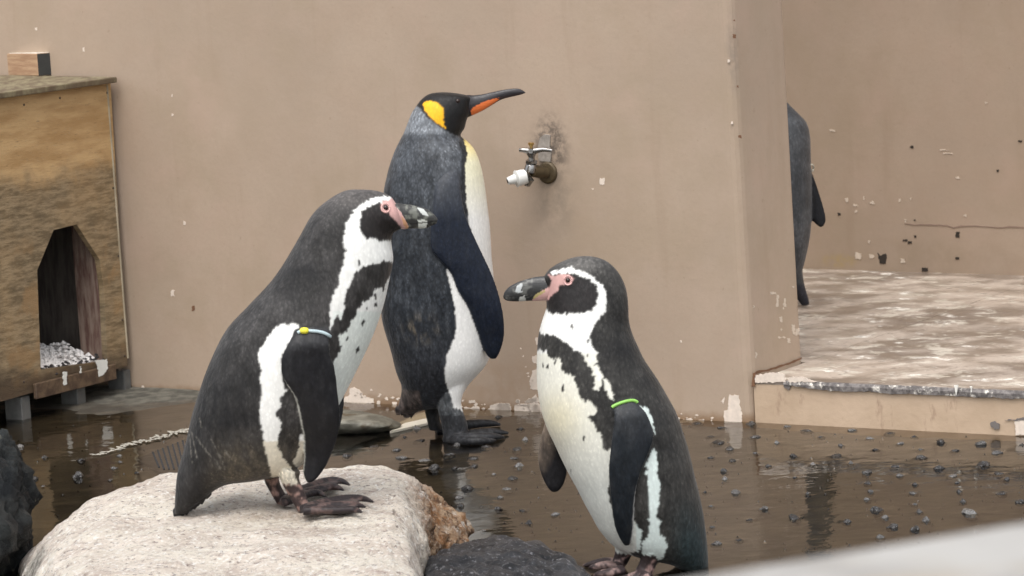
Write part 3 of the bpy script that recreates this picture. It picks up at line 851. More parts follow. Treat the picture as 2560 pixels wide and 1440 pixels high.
for k in range(110):
    f = k / 109 * (len(pl) - 1)
    i = min(int(f), len(pl) - 2)
    t = f - i
    x = pl[i][0] * (1 - t) + pl[i + 1][0] * t; y = pl[i][1] * (1 - t) + pl[i + 1][1] * t
    p = G(x + random.uniform(-3, 3), y + random.uniform(-4, 4) * (0.3 + k / 110), 0.003)
    q = p + np.array([random.uniform(-.02, .02), random.uniform(-.035, .035) * (0.3 + k / 110), random.uniform(0.0, 0.001)])
    parts.append(tube([p, (p + q) / 2 + np.array([0, 0, .0005]), q], [0.003, 0.0045, 0.0008], 6, 2, 0.14))
V, Fc = joinvf(parts)
foam = link('foam', mesh('foam', V, Fc), M_FOAM)
props(foam, kind='stuff')
M_WHITE = simple('pale_wedge_mat', (0.66, 0.62, 0.52), 0.6, 0.12, 30)
bd = [wpt(1012, 1046, 0.02), wpt(1066, 1031, 0.02), G(1085, 1050, 0.004), G(1070, 1060, 0.004), G(975, 1081, 0.004)]  # pale flat wedge laid against the wall foot
sc_ = link('pale_wedge', mesh('pale_wedge', *slab(bd, 0.006)), M_WHITE, None, False)
props(sc_, 'pale wedge leaning at the wall foot beside the king penguin', 'board')

# ------------------------------------------------------------------ parapet in front of the camera
A_, B_ = G(1650, 1440, 1.1), G(2560, 1290, 1.1)
pd_ = (B_ - A_) / np.linalg.norm(B_ - A_)
pn_ = np.array([-pd_[1], pd_[0], 0])
m = MT('parapet_concrete')
c = m.mix(m.rng(m.noise(12, 3), 0.35, 0.65), (0.245, 0.232, 0.217), (0.35, 0.338, 0.32))
c = m.mix(m.rng(m.noise(9, 3, 0.5, m.coord(scale=(1, 2.2, 1))), 0.52, 0.64, 0, 0.6), c, (0.30, 0.255, 0.195))
M_PAR = m.bsdf(c, 0.7, m.bump(m.noise(50, 4), 0.3, 0.004))
Ls = 2.6
p0 = A_ - pd_ * 1.2
cap_me = bevel(mesh('parapet', *box_vf((p0[0], p0[1], -0.02), pd_ * Ls, -pn_ * 0.45, (0, 0, 1.12))), 0.02, 4)
par = link('parapet', cap_me, M_PAR, None, True)
props(par, 'pale blurred concrete parapet in the lower right foreground', 'parapet')

# ------------------------------------------------------------------ nest box
m = MT('weathered_plywood')
v = m.coord(scale=(1, 1, 5))
g1 = m.noise(5, 5, 0.6, v)
c = m.mix(m.rng(g1, 0.35, 0.65), (0.40, 0.245, 0.105), (0.56, 0.375, 0.185))
sp = m.n('ShaderNodeSeparateXYZ'); m.t.links.new(m.co, sp.inputs[0])
zz = m.math('ADD', sp.outputs[2], m.math('MULTIPLY', m.math('SUBTRACT', m.noise(6, 5, 0.65), 0.5), 0.22))
grime = m.rng(zz, 0.70, 0.62)
gcol = m.mix(m.rng(m.noise(16, 5, 0.7, v), 0.36, 0.64), (0.13, 0.095, 0.053), (0.30, 0.225, 0.135))
c = m.mix(m.math('MULTIPLY', grime, m.rng(m.noise(5, 4, 0.6), 0.2, 0.6, 0.6, 1.0)), c, gcol)
c = m.mix(m.math('MULTIPLY', m.rng(zz, 0.55, 0.35), m.rng(m.noise(9, 4, 0.6, m.coord(loc=(4, 2, 1))), 0.5, 0.62, 0, 0.7)), c, (0.30, 0.185, 0.085))
c = m.mix(m.rng(m.noise(60, 4, 0.7, v), 0.58, 0.7, 0, 0.45), c, (0.40, 0.33, 0.23))
c = m.mix(m.rng(m.noise(30, 5, 0.75, m.coord(scale=(1, 1, 7), loc=(1, 0, 3))), 0.58, 0.70, 0, 0.55), c, (0.09, 0.065, 0.04))
c = m.mix(m.rng(zz, 0.17, 0.07, 0, 0.85), c, (0.05, 0.032, 0.02))
M_PLY = m.bsdf(c, 0.6, m.bump(m.noise(40, 5, 0.7, v), 0.4, 0.004))
def wood(name, a, b, sc=(1, 1, 6), rough=0.65):
    m = MT(name)
    v = m.coord(scale=sc)
    c = m.mix(m.rng(m.noise(12, 5, 0.65, v), 0.35, 0.65), a, b)
    return m.bsdf(c, rough, m.bump(m.noise(50, 4, 0.7, v), 0.35, 0.003))
M_DWOOD = wood('dark_inside_wood', (0.07, 0.058, 0.052), (0.13, 0.112, 0.095), (6, 6, 1))
M_RED = wood('reddish_board', (0.12, 0.062, 0.048), (0.26, 0.19, 0.15), (8, 8, 1))
M_GRAIN = wood('cut_timber', (0.34, 0.20, 0.115), (0.46, 0.30, 0.18), (1, 1, 8))
M_DARK_END = simple('dark_end', (0.03, 0.03, 0.028), 0.8, 0.3)
M_ROOF = wood('mossy_roof_board', (0.11, 0.08, 0.048), (0.22, 0.19, 0.115), (3, 1, 1))
M_EDGE = wood('pale_ply_edge', (0.30, 0.25, 0.17), (0.42, 0.36, 0.26), (1, 1, 1))
M_FEET = simple('grey_plastic_foot', (0.11, 0.11, 0.105), 0.6, 0.5)

HQ = G(318, 970, 0.0)                                   # foot of the front panel's right edge (near the wall)
HQ = wpt(319, 915, 0.03); HQ[2] = 0
HF = np.array([-math.sin(WT + 0.02), -math.cos(WT + 0.02), 0])    # along the front, to the left and nearer
HD = np.array([-math.cos(WT + 0.02), math.sin(WT + 0.02), 0])     # into the box
HN = -HD
PT = 0.018
def hp(x, y, off=0.0):
    return onplane(x, y, HQ + HD * off, HD)
hb = empty('nest_box', HQ, 'weathered plywood nest box with arched doorway against the wall', 'nest box')
# local coordinates (s along the front from its right end, z)
def sz(x, y):
    p = hp(x, y)
    return (p - HQ) @ HF, p[2]
FL, FB, FTOP = 1.05, 0.055, 0.86
door = [sz(x, y) for x, y in ((268, 902), (259, 715), (249, 649), (192, 561), (134, 575), (93, 676), (102, 925))]
tr_, br_ = sz(276, 204), sz(319, 915)
outer = [(tr_[0], tr_[1]), (br_[0], br_[1]), (FL, br_[1] - 0.02), (FL, tr_[1] + 0.02)]
bm = bmesh.new()
def loop(pts):
    vv = [bm.verts.new(tuple(HQ + HF * s + np.array([0, 0, z]))) for s, z in pts]
    return [bm.edges.new((vv[i], vv[(i + 1) % len(vv)])) for i in range(len(vv))]
ed = loop(outer) + loop(door)
bmesh.ops.triangle_fill(bm, use_beauty=True, use_dissolve=False, edges=ed)
r_ = bmesh.ops.extrude_face_region(bm, geom=bm.faces[:])
for v in [q for q in r_['geom'] if isinstance(q, bmesh.types.BMVert)]: v.co += Vector(HD * PT)
bmesh.ops.recalc_face_normals(bm, faces=bm.faces[:])
me = bpy.data.meshes.new('front_panel'); bm.to_mesh(me); bm.free()
link('front_panel', me, M_PLY, hb, False)
def hbox(name, s0, s1, d0, d1, z0, z1, mat, parent=hb, bev=0.002):
    me = mesh(name, *box_vf(HQ + HF * s0 + HD * d0 + np.array([0, 0, z0]), HF * (s1 - s0), HD * (d1 - d0), (0, 0, z1 - z0)))
    if bev: bevel(me, bev, 1)
    return link(name, me, mat, parent, False)
hbox('side_panel', 0.0, 0.018, PT + .002, 0.62, FB + 0.01, FTOP - 0.005, M_DWOOD)
hbox('side_panel', FL - 0.02, FL, PT + .002, 0.62, FB + 0.01, FTOP - 0.005, M_DWOOD)
hbox('back_panel', 0.0, FL, 0.622, 0.64, FB + 0.01, FTOP - 0.005, M_DWOOD)
hbox('floor_board', 0.02, FL - 0.022, PT + .002, 0.618, FB + 0.02, FB + 0.045, M_DWOOD)
ds = door[0][0]
hbox('door_jamb', ds - 0.024, ds - 0.006, PT + .003, PT + 0.085, FB + 0.046, 0.62, M_RED)
hbox('edge_strip', -0.008, -0.001, -0.002, PT + 0.004, br_[1] + 0.02, tr_[1] - 0.006, M_EDGE)
sillz = door[0][1]
hbox('sill_batten', door[0][0] - 0.02, door[-1][0] + .04, -0.014, -0.002, sillz - 0.055, sillz - 0.012, wood('wet_batten', (0.06, 0.035, 0.022), (0.13, 0.085, 0.05), (3, 3, 3)))
for (x, y, w) in ((285, 973, 0.036), (150, 1008, 0.036), (14, 1044, 0.036)):
    p = G(x, y, 0.0)
    s = (p - HQ) @ HF
    hbox('foot', max(0.005, s - w / 2), s + w / 2, 0.012, 0.075, -0.012, FB + 0.009, M_FEET)
# roof: falls slightly towards the front
roof_pts = [G(295, 186, 0.905), G(-60, 248, 0.895)]
r0 = HQ + HF * -0.012 - HD * 0.032 + np.array([0, 0, 0.888])
me = mesh('roof', *box_vf(r0, HF * (FL + 0.06), HD * 0.72 + np.array([0, 0, 0.018]), (0, 0, 0.016)))
bevel(me, 0.003, 2)
link('roof', me, M_ROOF, hb, False)
# splashes on the batten
bpy.context.view_layer.update()
patches('white_droppings', [Zq for Zq in (Z(0, 540, 2.571)([(615, 930), (690, 922), (692, 985), (665, 1020), (640, 1035), (630, 985)]), Z(0, 540, 2.571)([(408, 1000), (432, 1005), (430, 1080), (408, 1085)]), Z(0, 540, 2.571)([(515, 965), (522, 965), (524, 1010), (516, 1010)]))],
        lambda x, y: hp(x, y, -0.0155), simple('white_splash', (0.7, 0.7, 0.66), 0.6), hb, HN)
# bedding in the box
parts = []
for k in range(900):
    s = random.uniform(door[0][0] + 0.0, door[-1][0] + 0.1); d = random.uniform(0.03, 0.4)
    zb = FB + 0.047 + 0.09 * min(1, d / 0.2) * (0.55 + 0.45 * noise.noise(Vector((s * 8, d * 8, 0))))
    r = random.uniform(0.007, 0.013)
    c0 = HQ + HF * s + HD * d + np.array([0, 0, zb])
    vv = [c0 + np.array([random.uniform(.7, 1.1) * r * a, random.uniform(.7, 1.1) * r * b, random.uniform(.5, .9) * r * c]) for a, b, c in ((1, 0, 0), (0, 1, 0), (-1, 0, 0), (0, -1, 0), (0, 0, 1), (0, 0, -1))]
    parts.append((vv, [(0, 1, 4), (1, 2, 4), (2, 3, 4), (3, 0, 4), (1, 0, 5), (2, 1, 5), (3, 2, 5), (0, 3, 5)]))
hv = [HQ + HF * s + HD * d + np.array([0, 0, FB + 0.043 + 0.04 * min(1, (d - .02) / 0.2)]) for d in (0.021, 0.12, 0.22, 0.45) for s in (door[0][0] - .03, door[-1][0] + 0.1)]
parts.append((hv, [(0, 1, 3, 2), (2, 3, 5, 4), (4, 5, 7, 6)]))
V, Fc = joinvf(parts)
bed = link('bedding_gravel', mesh('bedding_gravel', V, Fc), simple('white_gravel', (0.78, 0.75, 0.73), 0.8, 0.25, 30), None, False)
props(bed, 'white gravel bedding heaped inside the nest box doorway', 'gravel', kind='stuff')
parts = []
for k in range(60):
    s_ = random.uniform(door[0][0] + 0.0, door[-1][0] + 0.02); d_ = random.uniform(0.0, 0.035)
    c0 = HQ + HF * s_ + HD * d_ + np.array([0, 0, FB + 0.05 + d_ * .6]); r = random.uniform(.004, .010)
    parts.append(([c0 + np.array([random.uniform(.6, 1.2) * r * a, random.uniform(.6, 1.2) * r * b, random.uniform(.4, .9) * r * c]) for a, b, c in ((1, 0, 0), (0, 1, 0), (-1, 0, 0), (0, -1, 0), (0, 0, 1), (0, 0, -1))], [(0, 1, 4), (1, 2, 4), (2, 3, 4), (3, 0, 4), (1, 0, 5), (2, 1, 5), (3, 2, 5), (0, 3, 5)]))
V, Fc = joinvf(parts)
lit = link('dark_litter', mesh('dark_litter', V, Fc), simple('wet_litter', (0.03, 0.028, 0.03), 0.35, 0.5, 30), None, False)
props(lit, 'wet dark litter along the sill of the nest box doorway', 'litter', kind='stuff')
parts = []
for (sx_, sy_) in ((268, 232), (283, 470), (296, 640), (306, 800), (312, 890), (60, 262), (150, 245), (60, 955), (180, 960)):
    c0 = hp(sx_, sy_, -0.0004)
    parts.append(tube([c0 - HD * 0.0008, c0 - HD * 0.0006, c0 + HD * 0.002], [0.0012, 0.0034, 0.0034], 8, 1))
V, Fc = joinvf(parts)
o_ = link('screws', mesh('screws', V, Fc), simple('rusty_screw', (0.06, 0.04, 0.03), 0.6), hb)
o_['kind'] = 'stuff'
# block on the roof
BZ = 0.9115
q0 = G(8, 189, BZ); q1 = G(95, 190, BZ)
bw = np.linalg.norm(q1 - q0)
bx = (q1 - q0) / bw
by = np.array([-bx[1], bx[0], 0])
by = by * math.cos(-0.35) + bx * math.sin(0.35)
blk = empty('timber_block', q0, 'short block of cut timber lying on the nest box roof', 'wooden block')
bz0 = BZ
me = bevel(mesh('timber', *box_vf((q0[0], q0[1], bz0), bx * bw, by * 0.11, (0, 0, 0.064))), 0.002, 1)
tb = link('timber', me, M_GRAIN, blk, False)
me = mesh('end_face', *box_vf(np.array([q0[0], q0[1], bz0 + .001]) + bx * (bw + 0.0002) + by * 0.002, bx * 0.0012, by * 0.106, (0, 0, 0.062)))
link('end_face', me, M_DARK_END, blk, False)  # end of the block coloured near black
me = mesh('top_face', *box_vf(np.array([q0[0], q0[1], bz0 + 0.0642]) + bx * 0.002 + by * 0.002, bx * (bw - .004), by * 0.106, (0, 0, 0.0012)))
link('top_face', me, simple('painted_top_light', (0.72, 0.68, 0.6), 0.7), blk, False)  # pale sheet: light falling on the block's top, put into its colour

# ------------------------------------------------------------------ wall tap
M_CHROME = simple('chrome', (0.30, 0.29, 0.28), 0.24, 0.45, 60, 1.0)
M_BRASS = simple('stained_brass', (0.085, 0.06, 0.03), 0.55, 0.55, 70, 0.3)
M_PVC = simple('white_plastic', (0.72, 0.72, 0.69), 0.4, 0.06)
M_BRIGHT = simple('brass_screw', (0.75, 0.5, 0.18), 0.3, 0.1, 40, 1.0)
Zt = Z(1220, 260, 5.538)
def tp(x, y, off):
    q = Zt([(x, y)])[0]
    return onplane(q[0], q[1], WC - WB * off, WB)
tap = empty('wall_tap', tp(830, 950, 0.0), 'chrome wall tap with white hose nozzle on the tan wall', 'tap')
def lathe_tube(name, pts, rad, mat, ring=20, sub=1, par=tap):
    vs, fs = tube(pts, rad, ring, sub)
    o = link(name, mesh(name, vs, fs), mat, par, True)
    o.data.set_sharp_from_angle(angle=math.radians(32))
    return o
c_f = tp(830, 950, 0.0)
lathe_tube('flange', [c_f + WN * a for a in (0.0, 0.004, 0.008, 0.010)], [0.029, 0.029, 0.025, 0.015], M_BRASS)
bodyc = tp(600, 920, 0.055)
inl = c_f + WN * 0.008
lathe_tube('inlet_pipe', [inl, inl + (bodyc - inl) * 0.35, inl + (bodyc - inl) * 0.4, inl + (bodyc - inl) * 0.95], [0.014, 0.014, 0.017, 0.016], M_BRASS)
lathe_tube('valve_body', [tp(540, 1130, 0.055), tp(560, 1040, 0.055), tp(585, 930, 0.055), tp(600, 850, 0.055), tp(602, 830, 0.055)], [0.008, 0.015, 0.017, 0.015, 0.012], M_CHROME)
lathe_tube('bonnet_nut', [tp(602, 835, 0.055), tp(602, 820, 0.055), tp(602, 785, 0.055), tp(603, 770, 0.055)], [0.012, 0.0175, 0.0175, 0.011], M_CHROME, 6)
lathe_tube('spindle', [tp(603, 775, 0.055), tp(603, 740, 0.055), tp(600, 690, 0.055), tp(598, 640, 0.055)], [0.009, 0.008, 0.0125, 0.012], M_CHROME)
lathe_tube('handle', [tp(440, 640, 0.07), tp(480, 638, 0.068), tp(560, 650, 0.06), tp(640, 650, 0.055), tp(760, 630, 0.045), tp(885, 645, 0.035)], [0.0055, 0.006, 0.008, 0.008, 0.006, 0.0045], M_CHROME, 16, 3)
lathe_tube('handle', [tp(590, 655, 0.085), tp(595, 650, 0.055), tp(600, 640, 0.03)], [0.006, 0.009, 0.006], M_CHROME, 16, 3)
lathe_tube('screw_cap', [tp(597, 630, 0.055), tp(597, 590, 0.055), tp(596, 560, 0.055), tp(596, 535, 0.055), tp(596, 532, 0.055)], [0.004, 0.004, 0.0075, 0.0075, 0.003], M_BRIGHT)
nz = [tp(540, 1000, 0.06), tp(470, 1015, 0.068), tp(400, 1035, 0.078), tp(390, 1037, 0.08), tp(375, 1040, 0.082), tp(300, 1060, 0.094), tp(272, 1070, 0.098)]
lathe_tube('nozzle', nz, [0.0185, 0.0205, 0.021, 0.0225, 0.0135, 0.0105, 0.0095], M_PVC, 24)
dirn = (nz[-1] - nz[-2]) / np.linalg.norm(nz[-1] - nz[-2])
lathe_tube('nozzle_bore', [nz[-1] + dirn * 0.0003, nz[-1] + dirn * 0.0009], [0.0055, 0.0055], M_DARKHOLE)
mnt = [tp(690, 580, 0.004), tp(720, 470, 0.004), tp(780, 420, 0.004), tp(860, 430, 0.004), tp(850, 600, 0.004), tp(880, 660, 0.004), tp(860, 800, 0.004), tp(700, 790, 0.004)]
n_ = len(mnt)
link('mounting_patch', mesh('mounting_patch', mnt + [q - WN * 0.006 for q in mnt], [tuple(range(n_))] + [(i, i + n_, (i + 1) % n_ + n_, (i + 1) % n_) for i in range(n_)]), simple('flaking_filler', (0.30, 0.265, 0.23), 0.8, 0.6, 90), tap, False)

# ------------------------------------------------------------------ penguins
BLK = (0.010, 0.0095, 0.010)
BRN = (0.020, 0.0185, 0.0175)
GRY = (0.050, 0.047, 0.046)
WHT = (0.78, 0.78, 0.75)
PNK = (0.56, 0.335, 0.31)
def paint_coords(co, Y):
    """plumage sheet of a penguin: slanted parallel projection to its mid plane, mirrored on the far side"""
    c = co.copy()
    d = np.abs(c[:, 1] - Y)
    v = ray(*PC[0]); v = v / v[1]
    q = c.copy()
    q[:, 0] += v[0] * d
    q[:, 2] += v[2] * d
    q[:, 1] = Y
    r = q - CP
    k = r @ _f
    return 1280 + F * (r @ CR) / k, 720 - F * (r @ CU) / k
PC = [(1280, 720)]
def jitter(co, a1, a2, seed=0):
    n = len(co)
    j = np.zeros((n, 2))
    for i in range(n):
        p = co[i]
        v = noise.noise_vector(Vector((p[0] * 60 + seed, p[1] * 60, p[2] * 38)))
        w = noise.noise_vector(Vector((p[0] * 210, p[1] * 210 + seed, p[2] * 110)))
        j[i, 0] = a1 * v[0] + a2 * w[0]
        j[i, 1] = a1 * v[2] * 1.3 + a2 * w[2] * 1.8
    return j
def nfield(co, sc, seed=0, zs=1.0):
    return np.array([noise.fractal(Vector((p[0] * sc + seed, p[1] * sc, p[2] * sc * zs)), 1.0, 2.0, 3) for p in co])
def flipper(bv, pairs, Y, th=0.010, lift=0.010, fixed=None):
    offL, offR = [], []
    for (a, b, c, d) in pairs:
        if fixed is not None:
            offL.append(fixed); offR.append(fixed); continue
        h1 = hit(bv, a + (c - a) * .12, b + (d - b) * .12)
        h2 = hit(bv, a + (c - a) * .88, b + (d - b) * .88)
        h3 = hit(bv, (a + c) / 2, (b + d) / 2)
        ys = [None if h is None else h[1] - Y for h in (h1, h3, h2)]
        offL.append(ys); offR.append(None)
    if fixed is None:
        L = [q[0] if q[0] is not None else np.nan for q in offL]
        Cc = [q[1] if q[1] is not None else np.nan for q in offL]
        R = [q[2] if q[2] is not None else np.nan for q in offL]
        out = []
        last = -0.09
        for l, c, r in zip(L, Cc, R):
            vals = [v for v in (l, c, r) if not np.isnan(v)]
            c_ = min(vals) if vals else last
            c_ = min(c_, last + 0.02)
            l_ = l if not np.isnan(l) else c_
            r_ = r if not np.isnan(r) else c_
            l_ = max(min(l_, c_ + 0.018), c_ - 0.018); r_ = max(min(r_, c_ + 0.018), c_ - 0.018)
            out.append((l_ - lift, r_ - lift)); last = c_
        O = np.array(out)
        for _ in range(2):
            P_ = np.pad(O, ((1, 1), (0, 0)), 'edge'); O = (P_[:-2] + P_[1:-1] * 2 + P_[2:]) / 4
    else:
        O = np.full((len(pairs), 2), fixed)
    if fixed is None:
        O[0] += 0.034; O[1] += 0.010
    n = len(pairs)
    st = [(a, b, c, d, th * (1.15 - 0.5 * i / n) if i < n - 1 else 0.003, O[i][0], O[i][1]) for i, (a, b, c, d) in enumerate(pairs)]
    return loft(st, Y, 28, 5)
def label_near(me, body, others):
    """for every vertex the index of the nearest source part: 0 body, 1.. others"""
    co = getv(me)
    lab = np.zeros(len(co), dtype=int)
    bb = bvh(body)
    for k, vf in enumerate(others, 1):
        A = np.array(vf[0]); lo, hi = A.min(0) - 0.004, A.max(0) + 0.004
        idx = np.where(np.all((co > lo) & (co < hi), axis=1))[0]
        ob = bvh(vf)
        for i in idx:
            p = Vector(co[i])
            d1 = ob.find_nearest(p)[3]
            if d1 < 0.004:
                d0 = bb.find_nearest(p)[3]
                if d1 < d0: lab[i] = k
    return lab
def beak_obj(parent, vf, Y, paint):
    me = mesh('beak', *vf)
    bm = bmesh.new(); bm.from_mesh(me)
    bmesh.ops.subdivide_edges(bm, edges=bm.edges[:], cuts=1, use_grid_fill=True)
    bmesh.ops.recalc_face_normals(bm, faces=bm.faces[:]); bm.to_mesh(me); bm.free()
    co = getv(me)
    x, y = paint_coords(co, Y)
    setcol(me, paint(x, y, co))
    return link('beak', me, M_SKIN, parent)
M_EYE = MT('eye')
M_EYE = M_EYE.bsdf((0.02, 0.008, 0.006), 0.08)
def eye(parent, bv, x, y, r, Y, both=True):
    h = hit(bv, x, y)
    if h is None: return
    for s in ((1, -1) if both else (1,)):
        c = h.copy()
        if s < 0: c[1] = 2 * Y - c[1]
        bm = bmesh.new()
        bmesh.ops.create_uvsphere(bm, u_segments=20, v_segments=14, radius=r)
        me = bpy.data.meshes.new('eye'); bm.to_mesh(me); bm.free()
        for v in me.vertices: v.co += Vector(c) + Vector((0, 0.35 * r * s, 0))
        link('eye', me, M_EYE, parent)
def eye_ring(parent, bv, x, y, r, col, Y):
    pts = []
    for a in np.linspace(0, 2 * math.pi, 17)[:-1]:
        h = hit(bv, x + r * math.cos(a), y + r * math.sin(a) * 1.05)
        if h is None: return
        pts.append(h + np.array([0, -0.0005, 0]))
    pts.append(pts[0])
    V, Fc = tube(pts, [0.0016] * len(pts), 8, 2)
    me = mesh('eye_ring', V, Fc)
    setcol(me, np.array([col] * len(V)))
    link('eye_ring', me, M_SKIN, parent)
def band(parent, bv, pts, col, w=0.0035, bead=None):
    fr_ = [hit(bv, *p) for p in pts]
    fr_ = [f + np.array([0, -0.002, 0]) for f in fr_ if f is not None]
    V, Fc = tube(fr_, [w] * len(fr_), 10, 4, 1.0)
    me = mesh('flipper_band', V, Fc)
    setcol(me, np.array([col] * len(V)))
    o = link('flipper_band', me, M_SKIN, parent)
    if bead:
        c = hit(bv, *bead) + np.array([0, -0.003, 0])
        V, Fc = tube([c + CR * -0.009, c + CR * -0.006, c, c + CR * .006, c + CR * .009], [0.002, 0.0055, 0.0065, 0.0055, 0.002], 12, 3)
        me = mesh('bead', V, Fc)
        setcol(me, np.array([(0.75, 0.68, 0.05)] * len(V)))
        b = link('bead', me, M_SKIN, o)
    return o
def foot(toes, webs, z, r0=0.011):
    """toes: list of pixel polylines on the ground, webs between consecutive toes"""
    out = []
    for t in toes:
        n = len(t)
        pts = [G(x, y, z + r0 * (0.95 - 0.45 * i / n)) for i, (x, y) in enumerate(t)]
        rad = [r0 * (1.0 - 0.35 * i / (n - 1)) for i in range(n)]
        rad[-1] = 0.0022
        out.append(tube(pts, rad, 12, 4, 0.85))
    for a, b in webs:
        poly = [G(x, y, z + 0.006) for x, y in toes[a][:-1]] + [G(x, y, z + 0.006) for x, y in toes[b][:-1]][::-1]
        out.append(slab(poly, 0.006))
    return out
def noisy_foot_col(co, dark, pale, seed):
    f = nfield(co, 55, seed)
    t = np.clip((f - 0.12) / 0.12, 0, 1)[:, None]
    return np.array(dark)[None] * (1 - t) + np.array(pale)[None] * t

VOX = 0.0026
# ---- left Humboldt penguin ------------------------------------------------
YL = 6.28
PC[0] = (740, 900)
bodyL = loft([
    (436, 1284, 466, 1281, .018), (438, 1240, 503, 1252, .032), (444, 1180, 562, 1212, .05), (463, 1112, 652, 1198, .078),
    (478, 1044, 742, 1172, .100), (492, 997, 800, 1105, .112), (521, 914, 845, 1018, .118), (564, 827, 893, 924, .118), (620, 765, 930, 845, .112),
    (670, 712, 957, 770, .104), (705, 665, 972, 707, .096), (745, 598, 983, 651, .086), (780, 537, 979, 612, .076), (820, 500, 979, 592, .066),
    (863, 477, 988, 579, .056), (905, 474, 1000, 574, .049), (945, 478, 1006, 566, .040), (974, 490, 1006, 552, .030), (988, 508, 1002, 538, .018)], YL, 48, 6)
bvL = bvh(bodyL)
pairsL = [(726, 790, 838, 775), (735, 829, 824, 836), (720, 859, 824, 862), (706, 888, 827, 890), (702, 918, 836, 915), (707, 945, 841, 945), (722, 968, 844, 975), (738, 993, 848, 1004), (747, 1025, 850, 1040), (754, 1062, 848, 1070), (759, 1098, 842, 1100), (760, 1141, 831, 1130), (757, 1180, 815, 1165), (764, 1201, 795, 1193), (771, 1208, 782, 1204)]
flL = flipper(bvL, pairsL, YL)
flL2 = ([np.array([v[0], 2 * YL - v[1], v[2]]) for v in flL[0]], [f[::-1] for f in flL[1]])
# the far flipper hangs directly behind the near one as seen from the side
LZ = 0.196
legL = loft([(688, 1160, 752, 1180, .026, -.042), (697, 1192, 748, 1196, .020, -.044), (708, 1215, 755, 1215, .014, -.045), (722, 1240, 766, 1240, .012, -.045), (735, 1262, 772, 1258, .012, -.045), (745, 1280, 778, 1272, .011, -.045)], YL, 20, 5)
legL2 = loft([(655, 1175, 700, 1180, .024, .04), (662, 1205, 698, 1200, .016, .04), (672, 1225, 705, 1220, .012, .04), (684, 1246, 716, 1240, .012, .04), (693, 1262, 724, 1256, .011, .04)], YL, 20, 5)
ftL = foot([[(758, 1272), (800, 1258), (860, 1246), (905, 1246), (936, 1256)], [(758, 1274), (800, 1268), (850, 1262), (890, 1262), (915, 1268)], [(758, 1277), (800, 1276), (850, 1275), (885, 1274), (906, 1281)]], [(0, 1), (1, 2)], LZ)
ftL2 = foot([[(710, 1252), (760, 1222), (810, 1203), (850, 1202), (876, 1213)], [(710, 1254), (765, 1230), (815, 1218), (840, 1218), (860, 1226)], [(710, 1256), (760, 1238), (795, 1232), (818, 1244)]], [(0, 1), (1, 2)], LZ)
tailf = []
for k, (x, y, l) in enumerate(((441, 1274, 16), (450, 1272, 14), (460, 1268, 18), (470, 1262, 20), (480, 1256, 17), (490, 1250, 18), (499, 1245, 15), (508, 1238, 18), (520, 1232, 12))):
    p = W(x, y, YL + random.uniform(-.012, .012)); q = W(x - 4, y + l * 1.35, YL + random.uniform(-.015, .015))
    tailf.append(tube([p, (p + q) / 2, q], [.009, .006, .0022], 8, 2))
meL = union([bodyL, flL, flL2, legL, legL2] + ftL + ftL2 + tailf, VOX, 3, 'body')
coL = getv(meL)
labL = label_near(meL, bodyL, [flL, flL2, joinvf([legL, legL2]), joinvf(ftL + ftL2)])
x, y = paint_coords(coL, YL)
jt = jitter(coL, 2.2, 3.8)
xj, yj = x + jt[:, 0], y + jt[:, 1]
n1, n2 = nfield(coL, 16, 3), nfield(coL, 60, 5, .4)
def mixc(a, b, t):
    t = np.clip(t, 0, 1)[:, None]
    return np.asarray(a) * (1 - t) + np.asarray(b) * t
col = mixc(np.array([BRN] * len(coL)), np.array([GRY] * len(coL)), 0.5 + 0.9 * n1 + 0.6 * n2)
# crown greyer, moulting dark patches on the shoulder, shade of the lower back painted in
crown = np.exp(-((x - 870) / 110) ** 2 - ((y - 485) / 40) ** 2)
col = mixc(col, np.array([(0.11, 0.10, 0.095)] * len(coL)), crown * 0.8)
for (cx, cy, rx, ry, s_) in ((760, 690, 60, 30, .8), (730, 735, 40, 25, .4), (860, 560, 40, 60, .3), (555, 1040, 95, 120, .95), (660, 1010, 40, 90, .4), (480, 1210, 50, 70, .7)):
    col = mixc(col, np.array([BLK] * len(coL)), s_ * np.exp(-((x - cx) / rx) ** 2 - ((y - cy) / ry) ** 2) * (1 + n2))
low = np.clip((y - 1060) / 120, 0, 1) * np.clip((x - 500) / 80, 0, 1)
col = mixc(col, np.array([(0.085, 0.07, 0.05)] * len(coL)), low * 0.7 * (1 + n2))
wp = [Z1([(760, 230), (740, 198), (690, 188), (600, 193), (520, 215), (470, 250), (420, 280), (370, 320), (330, 400), (300, 450), (290, 520), (270, 610), (300, 690), (280, 740), (280, 800), (240, 880), (230, 990), (200, 1040), (170, 1140), (160, 1200), (155, 1400), (185, 1330), (220, 1250), (250, 1300), (285, 1200), (290, 1080), (330, 1010), (360, 950), (370, 890), (450, 830), (530, 800), (600, 790), (640, 765), (700, 775), (800, 790), (800, 560), (700, 580), (600, 590), (500, 575), (460, 560), (430, 480), (430, 420), (470, 320), (560, 260), (640, 235)]),
      Z2([(905, 85), (900, 140), (860, 190), (820, 240), (790, 300), (782, 400), (800, 480), (825, 545), (775, 590), (790, 640), (745, 690), (780, 760), (770, 830), (760, 920), (800, 1000), (840, 1060), (870, 1100), (900, 1165), (880, 1200), (790, 1180), (745, 1170), (715, 1130), (708, 1060), (680, 960), (662, 830), (640, 730), (645, 640), (660, 540), (635, 450), (655, 420), (620, 300), (640, 250), (700, 170), (780, 85)]),
      Z2([(920, 840), (960, 830), (975, 1060), (940, 1090), (900, 1085), (862, 1030), (900, 960)])]
